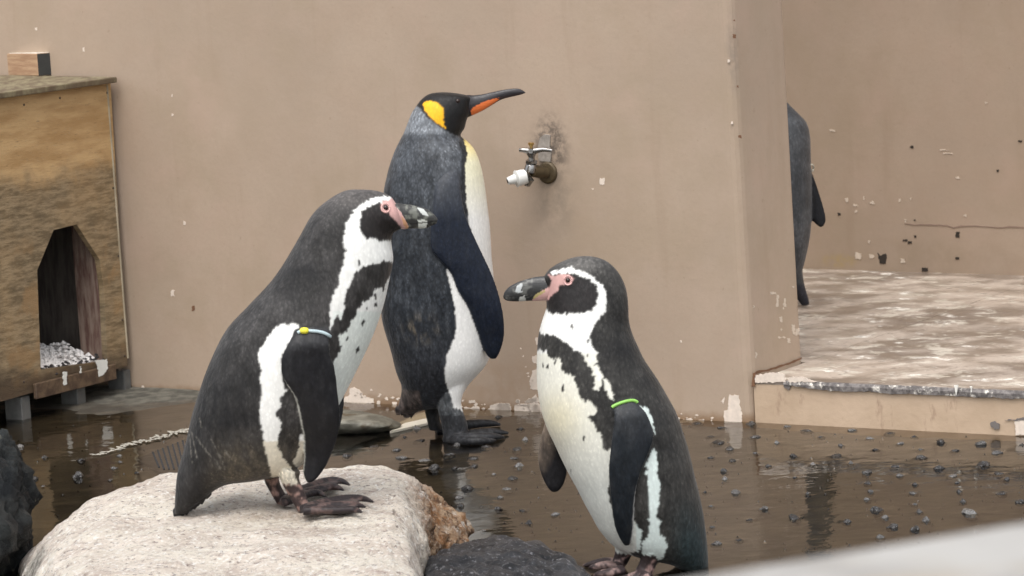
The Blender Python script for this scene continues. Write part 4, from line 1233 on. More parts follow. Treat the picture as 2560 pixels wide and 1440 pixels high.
belly = Z1([(700, 905), (690, 920), (640, 1000), (560, 1030), (530, 1090), (450, 1160), (400, 1220), (370, 1290), (300, 1380)]) + Z2([(1290, 30), (1230, 130), (1180, 170), (1205, 250), (1150, 340), (1125, 390), (1100, 460), (1100, 1200), (1600, 1200), (1600, 0)]) + Z1([(800, 900)])
wm = np.zeros(len(coL), bool)
for p in wp: wm |= inpoly(xj, yj, p)
wm |= inpoly(xj, yj, belly)
for (cx, cy, r) in ((1010, 0, 0),):
    pass
spots = Z1([(570, 1090), (565, 1165), (455, 1310), (490, 1190), (640, 1020), (410, 800)]) + Z2([(1345, 70), (1310, 262), (1235, 185)])
for cx, cy in spots: wm &= ~(((xj - cx) / 3.2) ** 2 + ((yj - cy) / 6.5) ** 2 < 1)
col[wm] = WHT
lowb = wm & (y > 780) & (x > 830)
col[lowb] = np.array((0.70, 0.74, 0.70))
lowst = wm & (y > 1100) & (x < 800)
col[lowst] = np.array((0.66, 0.61, 0.50))
for a, b in (((150, 850), (175, 1035)), ((168, 830), (205, 1000)), ((200, 860), (300, 990)), ((222, 735), (240, 790)), ((310, 880), (332, 925)), ((350, 960), (400, 1080)), ((405, 950), (435, 995)), ((330, 1000), (372, 1085))):  # sheen highlights near the tail, painted as pale streaks
    (ax_, ay_), (bx_, by_) = Z2([a, b])
    tt = np.clip(((xj - ax_) * (bx_ - ax_) + (yj - ay_) * (by_ - ay_)) / ((bx_ - ax_) ** 2 + (by_ - ay_) ** 2), 0, 1)
    dd = np.hypot(x + jt[:, 0] * .4 - ax_ - tt * (bx_ - ax_), y - ay_ - tt * (by_ - ay_))
    col = mixc(col, np.array([(0.20, 0.185, 0.16)] * len(coL)), np.clip(1.6 - dd / 1.5, 0, 1) * .8)
face = Z1([(420, 400), (440, 350), (500, 290), (580, 250), (660, 232), (760, 250), (800, 330), (860, 470), (770, 500), (740, 540), (700, 585), (640, 592), (560, 572), (480, 572), (430, 500), (425, 460), (438, 430)])
fm = inpoly(xj, yj, face)
col[fm] = np.array((0.016, 0.013, 0.0125))
pk = Z1([(625, 240), (690, 222), (715, 196), (758, 225), (745, 270), (800, 330), (860, 440), (850, 475), (800, 468), (750, 410), (702, 372), (690, 330), (660, 345), (622, 318), (612, 270)])
pkm = inpoly(x + jt[:, 0] * .3, y + jt[:, 1] * .3, pk)
col[pkm] = np.array(PNK)
fl = (labL == 1) | (labL == 2)
fcol = mixc(np.array([(0.007, 0.007, 0.009)] * len(coL)), np.array([(0.030, 0.030, 0.032)] * len(coL)), np.clip((895 - y) / 40, 0, 1) * .8 + 0.5 * n2)  # greyer upper part: flipper sheen painted into the colour
col[fl] = fcol[fl]
# thin pale trailing edges of the flipper
FPL = np.array(catmull(pairsL, 8))
xl_ = np.interp(y, (FPL[:, 1] + 0.0), FPL[:, 0]); xr_ = np.interp(y, FPL[:, 3], FPL[:, 2])
edge = fl & (((np.abs(x - xl_) < 2.6) & (y > 945)) | ((np.abs(x - xr_) < 2.0) & (y > 850)))
col[edge] = np.array((0.42, 0.42, 0.38))
lg = labL == 3
fc = noisy_foot_col(coL, (0.045, 0.030, 0.029), (0.30, 0.19, 0.16), 2)
legm = lg & (y + jt[:, 1] > 1208)
col[legm] = fc[legm]
ftm = labL == 4
fc2 = noisy_foot_col(coL, (0.026, 0.019, 0.020), (0.095, 0.062, 0.056), 11)
col[ftm] = fc2[ftm]
al = np.where(wm | pkm, 0.14, 0.62); al[fm] = 0.5; al[fl] = 0.42; al[pkm] = .1; al[labL >= 3] = 0.5
setcol(meL, soften(meL, col), al)
pL = empty('penguin', (W(740, 1240, YL)[0], YL, LZ), 'hunched penguin standing on the pale boulder, yellow bead on its flipper band', 'penguin', 'banded penguins with pink faces')
link('body', meL, M_FEATHER, pL)
def paintLb(x, y, co):
    c = np.array([(0.028, 0.028, 0.026)] * len(x))
    n = nfield(co, 90, 4)
    c = mixc(c, np.array([(0.16, 0.165, 0.14)] * len(x)), np.clip(n * 2.2 - .1, 0, 0.8))
    for p, cc in ((Z1([(945, 285), (1000, 295), (1030, 330), (1045, 360), (1000, 355), (965, 320)]), (0.5, 0.52, 0.5)), (Z1([(950, 400), (1000, 392), (1035, 410), (1030, 470), (955, 475)]), (0.55, 0.57, 0.52))):
        c[inpoly(x, y, p)] = cc
    c[inpoly(x, y, Z1([(870, 428), (1140, 402), (1140, 409), (880, 440)]))] = (0.012, 0.012, 0.012)
    pkm = inpoly(x, y, Z1([(690, 220), (758, 225), (745, 270), (800, 330), (865, 450), (855, 480), (780, 480), (690, 400)]))
    c[pkm] = PNK
    c[inpoly(x, y, Z1([(800, 360), (835, 400), (870, 460), (850, 482), (820, 440)]))] = (0.55, 0.30, 0.17)
    return c
q = Z1
def bpairs(zf, L):
    out = []
    for (a, b, c, d, w) in L:
        (p0, p1) = zf([(a, b), (c, d)])
        out.append((*p0, *p1, w))
    return out
bkL = loft(bpairs(Z1, [(722, 245, 772, 465, .012), (760, 243, 815, 478, .0175), (810, 250, 860, 476, .0145), (880, 258, 905, 473, .0125), (960, 275, 960, 472, .0115), (1030, 298, 1022, 470, .010), (1085, 335, 1072, 448, .008), (1118, 370, 1112, 432, .005), (1130, 392, 1126, 412, .002)]), YL, 28, 5)
beak_obj(pL, bkL, YL, paintLb)
bvLm = bvh(([v for v in coL], [tuple(p.vertices) for p in meL.polygons]))
ex, ey = Z1([(662, 288)])[0]
eye(pL, bvLm, ex, ey, 0.0058, YL)
eye_ring(pL, bvLm, ex, ey, 10.5, (0.60, 0.36, 0.33), YL)
band(pL, bvLm, [(744, 832), (752, 828), (765, 826.5), (780, 827), (795, 828.5), (810, 832), (820, 837), (826, 841)], (0.42, 0.52, 0.55), 0.0034, (761, 826))

# ---- right Humboldt penguin -----------------------------------------------
YR = 6.38
PC[0] = (1550, 1050)
bodyR = loft([
    (1712, 1450, 1772, 1448, .02), (1698, 1424, 1771, 1428, .032), (1668, 1406, 1770, 1395, .052), (1600, 1392, 1767, 1350, .075),
    (1540, 1368, 1762, 1310, .092), (1500, 1327, 1757, 1277, .103), (1480, 1293, 1746, 1225, .112), (1460, 1257, 1737, 1190, .116), (1443, 1223, 1728, 1150, .119), (1423, 1187, 1719, 1115, .120),
    (1403, 1147, 1709, 1085, .120), (1386, 1110, 1700, 1055, .120), (1370, 1077, 1689, 1028, .118), (1358, 1045, 1674, 1000, .115), (1349, 1008, 1657, 970, .111), (1344, 975, 1643, 947, .107), (1342, 941, 1626, 922, .102),
    (1342, 905, 1609, 896, .096), (1343, 870, 1596, 868, .089), (1346, 838, 1584, 842, .082), (1354, 806, 1576, 818, .075), (1362, 782, 1572, 795, .069), (1366, 770, 1571, 768, .065), (1366, 758, 1569, 742, .061), (1366, 750, 1564, 718, .057),
    (1366, 742, 1554, 694, .053), (1366, 733, 1538, 671, .048), (1364, 724, 1513, 651, .043), (1362, 712, 1478, 641, .037), (1360, 702, 1438, 643, .030), (1360, 694, 1402, 656, .022), (1361, 690, 1375, 672, .012)], YR, 48, 5)
bvR = bvh(bodyR)
pairsR = [tuple(Z6([(a, b)])[0]) + tuple(Z6([(c, d)])[0]) for a, b, c, d in ((690, 70, 880, 40), (698, 170, 880, 135), (706, 240, 945, 215), (700, 320, 985, 305), (685, 430, 1003, 395), (672, 540, 965, 520), (665, 640, 922, 620), (670, 760, 882, 740), (682, 870, 862, 850), (695, 980, 852, 980), (712, 1070, 848, 1080), (740, 1140, 838, 1150), (775, 1195, 825, 1200), (795, 1215, 810, 1212))]
flR = flipper(bvR, pairsR, YR)
pairsR2 = [tuple(Z6([(a, b)])[0]) + tuple(Z6([(c, d)])[0]) for a, b, c, d in ((300, 100, 420, 160), (210, 230, 330, 320), (160, 380, 300, 440), (145, 450, 300, 480), (135, 550, 310, 545), (140, 610, 338, 600), (150, 655, 354, 650), (170, 710, 346, 700), (205, 775, 320, 765), (238, 812, 285, 808))]
flR2 = flipper(bvR, pairsR2, YR, 0.009, 0, 0.065)
RZ = -0.012
Zf = Z(1440, 1300, 7.111)
legR = loft(bpairs(Zf, [(1120, 540, 1560, 560, .03), (1150, 640, 1500, 690, .02), (1120, 760, 1440, 780, .016), (1060, 880, 1400, 880, .015), (1030, 980, 1360, 980, .014)]), YR - 0.05, 20, 5)
legR2 = loft(bpairs(Zf, [(680, 420, 1060, 480, .03), (690, 560, 1010, 580, .02), (660, 680, 960, 690, .016), (620, 780, 900, 790, .014), (580, 850, 840, 860, .012)]), YR + 0.02, 20, 5)
def toe3(pts, rad):
    return tube([W(*Z_, Yq) for (Z_, Yq) in pts], rad, 12, 4, .85)
ftR = [toe3([(Zf([(800, 800)])[0], 6.40), (Zf([(560, 740)])[0], 6.42), (Zf([(300, 780)])[0], 6.43), (Zf([(110, 815)])[0], 6.43)], [.012, .011, .009, .003]),
       toe3([(Zf([(800, 850)])[0], 6.38), (Zf([(560, 800)])[0], 6.38), (Zf([(350, 830)])[0], 6.38), (Zf([(220, 850)])[0], 6.38)], [.012, .011, .009, .003]),
       toe3([(Zf([(850, 880)])[0], 6.34), (Zf([(620, 930)])[0], 6.33), (Zf([(420, 960)])[0], 6.33), (Zf([(300, 1000)])[0], 6.33)], [.012, .011, .009, .003]),
       toe3([(Zf([(1200, 960)])[0], 6.32), (Zf([(950, 1040)])[0], 6.31), (Zf([(750, 1080)])[0], 6.31), (Zf([(600, 1110)])[0], 6.31)], [.013, .012, .009, .003]),
       toe3([(Zf([(1250, 980)])[0], 6.30), (Zf([(1150, 1080)])[0], 6.28), (Zf([(1000, 1150)])[0], 6.27), (Zf([(900, 1180)])[0], 6.27)], [.013, .012, .009, .003])]
meR = union([bodyR, flR, flR2, legR, legR2] + ftR, VOX, 3, 'body')
coR = getv(meR)
nR = len(coR)
labR = label_near(meR, bodyR, [flR, flR2, joinvf([legR, legR2]), joinvf(ftR)])
x, y = paint_coords(coR, YR)
jt = jitter(coR, 2.2, 3.8, 9)
xj, yj = x + jt[:, 0], y + jt[:, 1]
n1, n2 = nfield(coR, 16, 8), nfield(coR, 60, 15, .4)
col = mixc(np.array([(0.018, 0.017, 0.016)] * nR), np.array([(0.042, 0.040, 0.037)] * nR), 0.5 + 0.9 * n1 + 0.6 * n2)
crown = np.exp(-((x - 1450) / 80) ** 2 - ((y - 655) / 30) ** 2)
col = mixc(col, np.array([(0.10, 0.095, 0.09)] * nR), crown * .8)
for (cx, cy, rx, ry, s_) in ((1568, 880, 42, 32, .9), (1545, 790, 30, 40, .5), (1740, 1400, 60, 60, .3)):
    col = mixc(col, np.array([BLK] * nR), s_ * np.exp(-((x - cx) / rx) ** 2 - ((y - cy) / ry) ** 2))
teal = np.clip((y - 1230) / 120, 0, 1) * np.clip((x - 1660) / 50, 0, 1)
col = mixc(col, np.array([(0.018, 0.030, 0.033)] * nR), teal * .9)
white = [Z5([(440, 215), (460, 198), (540, 180), (620, 163), (700, 190), (770, 225), (830, 280), (870, 320), (900, 380), (910, 450), (895, 530), (850, 580), (800, 640), (765, 720), (790, 800), (830, 860), (825, 930), (850, 1010), (880, 1080), (865, 1110), (840, 1170), (800, 1165), (815, 1060), (780, 1000), (745, 960), (730, 900), (690, 860), (640, 830), (600, 790), (540, 760), (490, 715), (440, 720), (400, 708), (345, 690), (250, 690), (250, 480), (400, 480), (430, 525), (480, 548), (560, 548), (640, 538), (730, 538), (800, 512), (832, 460), (842, 380), (822, 320), (770, 270), (700, 235), (640, 222), (520, 215)]),
         Z5([(880, 1085), (905, 1080), (940, 1130), (960, 1200), (968, 1245), (930, 1225), (890, 1150)]),
         Z5([(250, 840), (345, 840), (370, 828), (395, 870), (425, 840), (430, 885), (490, 910), (520, 895), (545, 950), (540, 1000), (590, 1030), (640, 1060), (660, 1120), (690, 1180), (700, 1240), (740, 1250)]) + Z6([(500, 110), (560, 150), (585, 210), (510, 250), (560, 310), (575, 365), (605, 370), (615, 420), (640, 500), (690, 480), (660, 800), (720, 1060), (800, 1230), (860, 1300), (700, 1330), (400, 1100), (100, 600), (50, 0)]),
         Z6([(868, 150), (955, 185), (990, 270), (1003, 350), (1012, 385), (990, 330), (940, 240)]),
         Z6([(1005, 455), (1025, 520), (1030, 640), (1045, 780), (1020, 970), (1050, 1020), (1030, 1080), (1060, 1120), (1090, 1140), (1100, 1200), (1070, 1290), (1020, 1330), (950, 1310), (905, 1250), (922, 1170), (960, 1110), (970, 1020), (943, 1010), (975, 960), (958, 900), (962, 800), (953, 680), (935, 655), (960, 630), (925, 605), (970, 530)]),
         Z6([(845, 1020), (870, 1035), (890, 1080), (920, 1095), (905, 1150), (900, 1240), (800, 1260), (790, 1200)])]
wm = np.zeros(nR, bool)
for p in white: wm |= inpoly(xj, yj, p)
for cx, cy, rx, ry in Z5([(630, 650)]) and [(*Z5([p])[0], 3, 5) for p in ((630, 650), (750, 890), (490, 940), (430, 970), (390, 965), (820, 960), (760, 770))] + [(*Z5([(557, 1155)])[0], 4, 8), (*Z6([(485, 400)])[0], 4, 7), (*Z6([(385, 650)])[0], 2.5, 4), (*Z6([(330, 40)])[0], 4, 8)]:
    wm &= ~(((xj - cx) / rx) ** 2 + ((yj - cy) / ry) ** 2 < 1)
col[wm] = WHT
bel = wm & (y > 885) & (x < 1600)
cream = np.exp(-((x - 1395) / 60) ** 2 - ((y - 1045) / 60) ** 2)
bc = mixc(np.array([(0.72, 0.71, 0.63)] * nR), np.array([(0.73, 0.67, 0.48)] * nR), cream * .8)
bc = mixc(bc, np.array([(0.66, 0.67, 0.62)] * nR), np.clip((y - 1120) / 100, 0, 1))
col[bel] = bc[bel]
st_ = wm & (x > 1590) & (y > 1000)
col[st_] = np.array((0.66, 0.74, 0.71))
face = Z5([(395, 440), (412, 430), (430, 520), (480, 545), (560, 545), (640, 535), (730, 535), (800, 510), (830, 460), (840, 380), (820, 320), (770, 270), (700, 235), (640, 222), (560, 220), (470, 240), (380, 300), (380, 420)])
fm = inpoly(xj, yj, face)
col[fm] = np.array((0.014, 0.0115, 0.0115))
pk = Z5([(425, 222), (490, 237), (520, 217), (600, 225), (640, 262), (612, 302), (562, 307), (520, 312), (515, 352), (482, 372), (450, 402), (430, 425), (360, 440), (360, 330), (440, 320), (460, 270)])
pkm = inpoly(x + jt[:, 0] * .3, y + jt[:, 1] * .3, pk)
col[pkm] = np.array(PNK)
fl = labR == 1
fcol = mixc(np.array([(0.007, 0.010, 0.014)] * nR), np.array([(0.036, 0.038, 0.042)] * nR), np.clip((1110 - y) / 90, 0, .9) + 0.45 * n2)
dk_ = np.exp(-((x - 1606) / 20) ** 2 - ((y - 1090) / 35) ** 2)
fcol = mixc(fcol, np.array([(0.008, 0.010, 0.014)] * nR), dk_ * .9)
col[fl] = fcol[fl]
FPR = np.array(catmull(pairsR, 8))
xr_ = np.interp(y, FPR[:, 3], FPR[:, 2])
col[fl & (np.abs(x - xr_) < 2.4) & (y > 1150)] = np.array((0.38, 0.37, 0.36))
f2 = labR == 2
fi = mixc(np.array([(0.012, 0.011, 0.013)] * nR), np.array([(0.22, 0.17, 0.13)] * nR), np.clip(1.3 - (y - 1060) / 130 - (x - 1365) / 60, 0, 1) * (0.8 + n2))
col[f2] = fi[f2]
lm = (labR == 3) & (y + jt[:, 1] > 1385)
fc = noisy_foot_col(coR, (0.04, 0.028, 0.028), (0.34, 0.22, 0.2), 5)
col[lm] = fc[lm]
fc = noisy_foot_col(coR, (0.045, 0.031, 0.032), (0.26, 0.18, 0.165), 7)
col[labR == 4] = fc[labR == 4]
al = np.where(wm | pkm, 0.14, 0.62); al[fm] = 0.5; al[fl | f2] = 0.42; al[pkm] = .1; al[labR >= 3] = 0.5
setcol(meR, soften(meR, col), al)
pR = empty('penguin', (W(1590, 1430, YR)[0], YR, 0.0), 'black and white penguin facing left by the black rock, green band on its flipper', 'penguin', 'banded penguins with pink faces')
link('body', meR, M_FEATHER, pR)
bkR = loft(bpairs(Z5, [(500, 232, 470, 415, .012), (455, 225, 425, 428, .0175), (400, 229, 370, 430, .0145), (330, 236, 305, 432, .0125), (250, 255, 245, 434, .0115), (175, 281, 185, 437, .010), (112, 315, 120, 436, .008), (75, 352, 82, 428, .005), (58, 395, 62, 412, .002)]), YR, 28, 5)
def paintRb(x, y, co):
    n_ = len(x)
    c = np.array([(0.024, 0.024, 0.024)] * n_)
    f = nfield(co, 90, 14)
    c = mixc(c, np.array([(0.13, 0.13, 0.12)] * n_), np.clip(f * 2 - .1, 0, .7))
    c[inpoly(x, y, Z5([(158, 355), (172, 310), (205, 290), (222, 300), (200, 350), (225, 362), (170, 368)]))] = (0.42, 0.44, 0.44)
    c[inpoly(x, y, Z5([(185, 445), (195, 395), (235, 385), (248, 445)]))] = (0.46, 0.46, 0.43)
    c[inpoly(x, y, Z5([(55, 400), (200, 392), (330, 398), (420, 350), (420, 358), (330, 407), (200, 399), (55, 406)]))] = (0.01, 0.01, 0.01)
    pkm = inpoly(x, y, Z5([(465, 235), (455, 290), (430, 325), (380, 350), (350, 385), (300, 420), (300, 445), (600, 445), (600, 200)]))
    c[pkm] = PNK
    c[inpoly(x, y, Z5([(340, 372), (400, 345), (405, 360), (340, 400), (310, 420), (305, 405)]))] = (0.45, 0.37, 0.16)
    c[inpoly(x, y, Z5([(300, 200), (460, 200), (462, 260), (440, 310), (400, 335), (300, 340)]))] = (0.028, 0.028, 0.028)
    return c
beak_obj(pR, bkR, YR, paintRb)
bvRm = bvh(([v for v in coR], [tuple(p.vertices) for p in meR.polygons]))
ex, ey = Z5([(590, 266)])[0]
eye(pR, bvRm, ex, ey, 0.0055, YR)
eye_ring(pR, bvRm, ex, ey, 10.5, (0.60, 0.36, 0.34), YR)
band(pR, bvRm, Z6([(690, 175), (705, 163), (740, 147), (770, 136), (800, 128), (840, 122), (868, 128), (880, 138)]), (0.25, 0.52, 0.10), 0.0034)

# ---- king penguin ----------------------------------------------------------
YK = 8.02
PC[0] = (1100, 680)
bodyK = loft([
    (993, 1034, 1040, 1032, .012), (995, 1015, 1052, 1027, .03), (1003, 985, 1072, 1022, .055), (1003, 962, 1110, 1016, .085), (996, 944, 1150, 992, .105), (990, 928, 1172, 960, .118),
    (985, 910, 1192, 938, .126), (980, 888, 1210, 918, .132), (972, 860, 1222, 898, .136), (964, 835, 1231, 868, .138), (957, 810, 1238, 830, .138), (953, 785, 1241, 790, .138), (951, 740, 1240, 740, .138),
    (952, 680, 1234, 690, .136), (954, 620, 1229, 640, .133), (956, 545, 1225, 570, .128), (959, 480, 1217, 502, .122), (965, 448, 1211, 458, .117), (972, 420, 1204, 422, .111), (981, 392, 1194, 390, .103), (990, 370, 1182, 368, .094),
    (1000, 350, 1166, 352, .084), (1009, 333, 1152, 341, .076), (1016, 315, 1154, 332, .069), (1023, 297, 1162, 319, .064), (1030, 281, 1166, 303, .061), (1040, 266, 1170, 292, .058), (1052, 250, 1174, 283, .054), (1067, 238, 1176, 273, .049), (1086, 232, 1177, 262, .043),
    (1115, 231, 1178, 251, .035), (1145, 234, 1178, 246, .025), (1166, 238, 1176, 242, .012)], YK, 48, 5)
bvK = bvh(bodyK)
pairsK = [(1100, 410, 1150, 395), (1090, 460, 1150, 450), (1082, 520, 1158, 512), (1076, 580, 1172, 560), (1078, 622, 1190, 600), (1100, 650, 1209, 640), (1129, 684, 1226, 676), (1146, 727, 1242, 718), (1169, 764, 1254, 762), (1185, 806, 1261, 806), (1199, 848, 1260, 845), (1213, 882, 1250, 880), (1226, 898, 1240, 897)]
flK = flipper(bvK, pairsK, YK, 0.012, 0.010)
KZ = -0.008
legK = loft([(1070, 935, 1165, 960, .05, -.05), (1080, 970, 1158, 982, .045, -.055), (1089, 1005, 1153, 1010, .035, -.06), (1096, 1032, 1160, 1035, .03, -.06), (1103, 1060, 1168, 1058, .026, -.06), (1108, 1092, 1172, 1084, .022, -.06)], YK, 22, 5)
legK2 = loft([(1055, 1000, 1110, 1000, .04, .04), (1061, 1025, 1100, 1025, .03, .04), (1067, 1050, 1100, 1050, .026, .04), (1073, 1075, 1108, 1072, .022, .04)], YK, 22, 5)
def gz(x, y, z): return G(x, y, z)
ftK = [tube([gz(1120, 1094, .006), gz(1180, 1086, .012), gz(1235, 1080, .010), gz(1272, 1083, .004)], [.018, .015, .012, .004], 12, 4, .85),
       tube([gz(1120, 1096, .006), gz(1180, 1094, .012), gz(1230, 1092, .010), gz(1262, 1092, .004)], [.018, .015, .012, .004], 12, 4, .85),
       tube([gz(1118, 1098, .004), gz(1165, 1102, .010), gz(1210, 1102, .009), gz(1240, 1101, .003)], [.016, .014, .011, .004], 12, 4, .85),
       tube([gz(1090, 1076, .006), gz(1165, 1062, .012), gz(1225, 1058, .010), gz(1252, 1062, .004)], [.018, .015, .011, .004], 12, 4, .85),
       slab([gz(1125, 1088, .008), gz(1235, 1080, .008), gz(1232, 1092, .008), gz(1210, 1102, .006), gz(1120, 1100, .006)], .008)]
tk = []
for k in range(7):
    a = (995 + k * 6, 1018 + k * 1.5)
    p = W(a[0], a[1], YK + random.uniform(-.02, .02)); q_ = W(a[0] - 4, a[1] + random.uniform(18, 26), YK + random.uniform(-.02, .02))
    tk.append(tube([p, (p + q_) / 2, q_], [.008, .006, .001], 8, 2))
meK = union([bodyK, flK, legK, legK2] + ftK + tk, 0.0030, 3, 'body')
coK = getv(meK)
nK = len(coK)
labK = label_near(meK, bodyK, [flK, legK, legK2, joinvf(ftK)])
x, y = paint_coords(coK, YK)
jt = jitter(coK, 2.2, 2.2, 19)
xj, yj = x + jt[:, 0], y + jt[:, 1]
n1, n2 = nfield(coK, 14, 28), nfield(coK, 70, 25, .35)
col = mixc(np.array([(0.014, 0.017, 0.022)] * nK), np.array([(0.066, 0.073, 0.084)] * nK), np.clip((640 - y) / 280, 0, 1) * .85 + .08 + .5 * n2 + .4 * n1)
nape = np.clip((342 - y) / 14, 0, 1)
col = mixc(col, np.array([(0.20, 0.215, 0.235)] * nK), nape * .9)
sh = np.exp(-((x - 1120) / 30) ** 2 - ((y - 390) / 45) ** 2)
col = mixc(col, np.array([(0.15, 0.16, 0.175)] * nK), sh * .6 * (1 + n2))
lowk = np.clip((y - 780) / 150, 0, 1)
col = mixc(col, np.array([(0.022, 0.022, 0.026)] * nK), lowk * .6)
brw = np.exp(-((x - 1055) / 30) ** 2 - ((y - 820) / 25) ** 2)
col = mixc(col, np.array([(0.16, 0.13, 0.09)] * nK), np.clip(brw * (n2 * 2.4), 0, .8))
tl = inpoly(x, y, [(985, 960), (1010, 962), (1050, 975), (1058, 1030), (985, 1060)]) & (y > 972)
tc = mixc(np.array([(0.028, 0.022, 0.02)] * nK), np.array([(0.13, 0.10, 0.09)] * nK), .3 + n2)
col[tl] = tc[tl]
bel = Z3([(785, 590), (795, 640), (825, 740), (803, 850), (800, 1000), (815, 1150), (822, 1280), (832, 1370), (860, 1440)]) + Z4([(540, 200), (505, 310), (525, 370), (535, 440), (555, 520), (568, 640), (545, 760), (505, 840), (497, 900), (490, 980), (525, 1090), (550, 1170), (590, 1190), (700, 1250), (1000, 900), (1000, 0)]) + Z3([(1300, 1000), (1000, 560)])
wm = inpoly(xj, yj, bel)
bc = mixc(np.array([(0.80, 0.62, 0.18)] * nK), np.array([(0.80, 0.77, 0.56)] * nK), np.clip((y - 348) / 60, 0, 1))
bc = mixc(bc, np.array([(0.78, 0.77, 0.74)] * nK), np.clip((y - 420) / 130, 0, 1))
col[wm] = bc[wm]
edge = inpoly(xj, yj, Z3([(770, 580), (795, 600), (825, 740), (805, 850), (800, 1000), (815, 1150), (825, 1280), (790, 1280), (770, 1150), (765, 1000), (765, 850), (775, 740), (745, 640)]))
col[edge & ~wm] = np.array((0.022, 0.023, 0.026))
head = Z3([(330, 330), (365, 305), (410, 350), (450, 410), (530, 475), (600, 525), (680, 562), (730, 578), (760, 575), (900, 560), (1000, 400), (1000, 100), (300, 100)])
hm = inpoly(x + jt[:, 0] * .4, y + jt[:, 1] * .4, head)
col[hm] = np.array((0.008, 0.0075, 0.008))
ear = Z3([(420, 290), (450, 270), (500, 266), (550, 283), (590, 318), (612, 360), (606, 440), (615, 490), (640, 528), (690, 556), (600, 505), (540, 462), (480, 412), (440, 352)])
em = inpoly(x + jt[:, 0] * .3, y + jt[:, 1] * .3, ear)
ec = mixc(np.array([(0.85, 0.42, 0.012)] * nK), np.array([(0.80, 0.50, 0.02)] * nK), .5 + n1)
col[em] = ec[em]
fl = labK == 1
fcol = mixc(np.array([(0.007, 0.011, 0.022)] * nK), np.array([(0.060, 0.065, 0.075)] * nK), np.clip((560 - y) / 130, 0, 1) * .9 + .15 * n2)
col[fl] = fcol[fl]
lm = (labK == 2)
lc = mixc(np.array([(0.05, 0.055, 0.06)] * nK), np.array([(0.11, 0.115, 0.12)] * nK), .4 + n2)
lm1 = lm & ~wm
col[lm1] = lc[lm1]
col[lm & (y > 1035)] = np.array((0.028, 0.029, 0.032))
col[(labK == 3)] = np.array((0.018, 0.018, 0.02))
fcK = mixc(np.array([(0.012, 0.012, 0.014)] * nK), np.array([(0.032, 0.033, 0.036)] * nK), .3 + n2)
col[labK == 4] = fcK[labK == 4]
al = np.where(wm, 0.12, 0.72); al[hm] = 0.4; al[em] = 0.15; al[fl] = 0.4
setcol(meK, soften(meK, col), al)
pK = empty('penguin', (W(1120, 1090, YK)[0], YK, 0), 'tall king penguin with orange ear patch standing by the wall, beak raised to the right', 'penguin')
link('body', meK, M_FEATHER, pK)
bkK = loft(bpairs(Z3, [(792, 210, 802, 412, .013), (835, 206, 835, 405, .0175), (880, 209, 880, 385, .014), (960, 200, 960, 348, .011), (1040, 182, 1040, 300, .009), (1120, 165, 1120, 252, .0075), (1200, 152, 1200, 228, .006), (1285, 150, 1292, 207, .0045), (1345, 181, 1345, 188, .0012)]), YK, 28, 5)
def paintKb(x, y, co):
    c = np.array([(0.022, 0.019, 0.022)] * len(x))
    c[inpoly(x, y, Z3([(852, 352), (872, 320), (950, 280), (1040, 246), (1108, 231), (1112, 245), (1040, 297), (960, 347), (880, 388), (858, 388)]))] = (0.72, 0.17, 0.045)
    c[inpoly(x, y, Z3([(1090, 236), (1240, 205), (1345, 184), (1345, 188), (1200, 222), (1100, 246)]))] = (0.05, 0.03, 0.03)
    return c
beak_obj(pK, bkK, YK, paintKb)
bvKm = bvh(([v for v in coK], [tuple(p.vertices) for p in meK.polygons]))
ex, ey = Z3([(735, 262)])[0]
eye(pK, bvKm, ex, ey, 0.0055, YK)

# ---- penguin behind the wall corner -----------------------------------------
YH = 9.22
PC[0] = (1980, 500)
bodyH = loft([(2004, 764, 2024, 762, .006), (1990, 745, 2021, 745, .014), (1965, 715, 2012, 715, .03), (1930, 688, 2006, 678, .06), (1898, 650, 2012, 652, .085), (1888, 600, 2023, 600, .1), (1882, 550, 2028, 551, .108), (1878, 470, 2029, 470, .11),
              (1880, 400, 2027, 400, .102), (1885, 345, 2025, 341, .092), (1888, 310, 2017, 308, .08), (1880, 290, 2000, 288, .066), (1870, 275, 1980, 268, .055), (1862, 262, 1962, 250, .047), (1862, 245, 1945, 234, .034), (1875, 232, 1925, 226, .02)], YH, 40, 5)
bvH = bvh(bodyH)
flH = flipper(bvH, [(2000, 420, 2026, 425), (2012, 440, 2034, 442), (2020, 468, 2042, 464), (2022, 500, 2053, 498), (2025, 530, 2062, 530), (2030, 550, 2065, 551), (2041, 562, 2060, 563), (2050, 568, 2056, 567)], YH, .008, 0, -0.01)
legH = loft([(1895, 670, 1945, 680, .03, -.03), (1905, 720, 1935, 720, .018, -.03), (1908, 768, 1938, 766, .014, -.03)], YH, 16, 5)
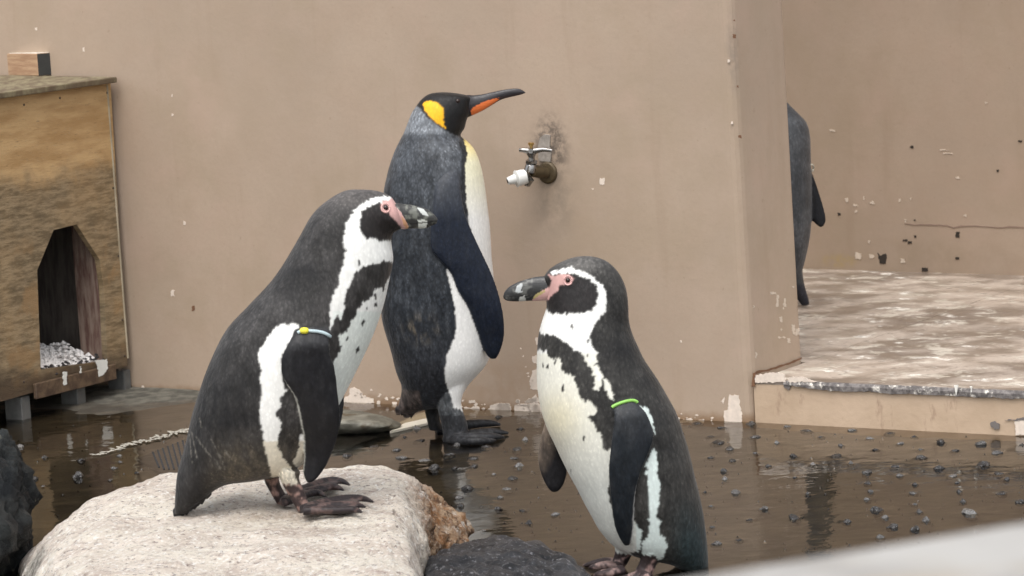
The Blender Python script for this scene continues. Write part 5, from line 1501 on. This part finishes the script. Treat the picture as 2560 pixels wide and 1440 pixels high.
legH2 = loft([(1945, 680, 1985, 690, .03, .03), (1950, 720, 1978, 720, .018, .03), (1952, 762, 1980, 760, .014, .03)], YH, 16, 5)
ftH = [tube([G(1925, 768, LEDGE_Z + .01), G(1890, 775, LEDGE_Z + .01), G(1860, 780, LEDGE_Z + .005)], [.014, .014, .006], 10, 3, .6), tube([G(1968, 762, LEDGE_Z + .01), G(1935, 766, LEDGE_Z + .01), G(1905, 768, LEDGE_Z + .005)], [.014, .014, .006], 10, 3, .6)]
meH = union([bodyH, flH, legH, legH2] + ftH, 0.0034, 3, 'body')
coH = getv(meH)
nH = len(coH)
labH = label_near(meH, bodyH, [flH])
x, y = paint_coords(coH, YH)
n1, n2 = nfield(coH, 16, 40), nfield(coH, 60, 44, .35)
col = mixc(np.array([(0.048, 0.052, 0.058)] * nH), np.array([(0.085, 0.090, 0.098)] * nH), .4 + n1 + .5 * n2)
col[(y > 712)] = np.array((0.035, 0.035, 0.045))
col[labH == 1] = np.array((0.008, 0.009, 0.012))
belH = inpoly(x, y, [(1800, 300), (1915, 330), (1905, 450), (1915, 560), (1930, 660), (1940, 720), (1800, 720)])
col[belH & (labH == 0)] = WHT
setcol(meH, col, 0.5)
pH = empty('penguin', (W(1950, 762, YH)[0], YH, LEDGE_Z), 'dark grey penguin seen from behind, half hidden by the wall corner', 'penguin')
link('body', meH, M_FEATHER, pH)
bkH = loft([(1875, 240, 1885, 268, .014), (1850, 246, 1860, 270, .011), (1825, 254, 1832, 270, .008), (1805, 264, 1808, 268, .003)], YH, 20, 4)
beak_obj(pH, bkH, YH, lambda x, y, co: np.array([(0.03, 0.03, 0.03)] * len(x)))
for (bid, (x0, y0)) in enumerate(((2031, 418),)):
    V, Fc = tube([W(2022, 414, YH - .03), W(2031, 412, YH - .012), W(2034, 420, YH), W(2030, 428, YH - .01)], [.003] * 4, 8, 3)
    me = mesh('flipper_band', V, Fc)
    setcol(me, np.array([(0.5, 0.48, 0.4)] * len(V)))
    link('flipper_band', me, M_SKIN, pH)
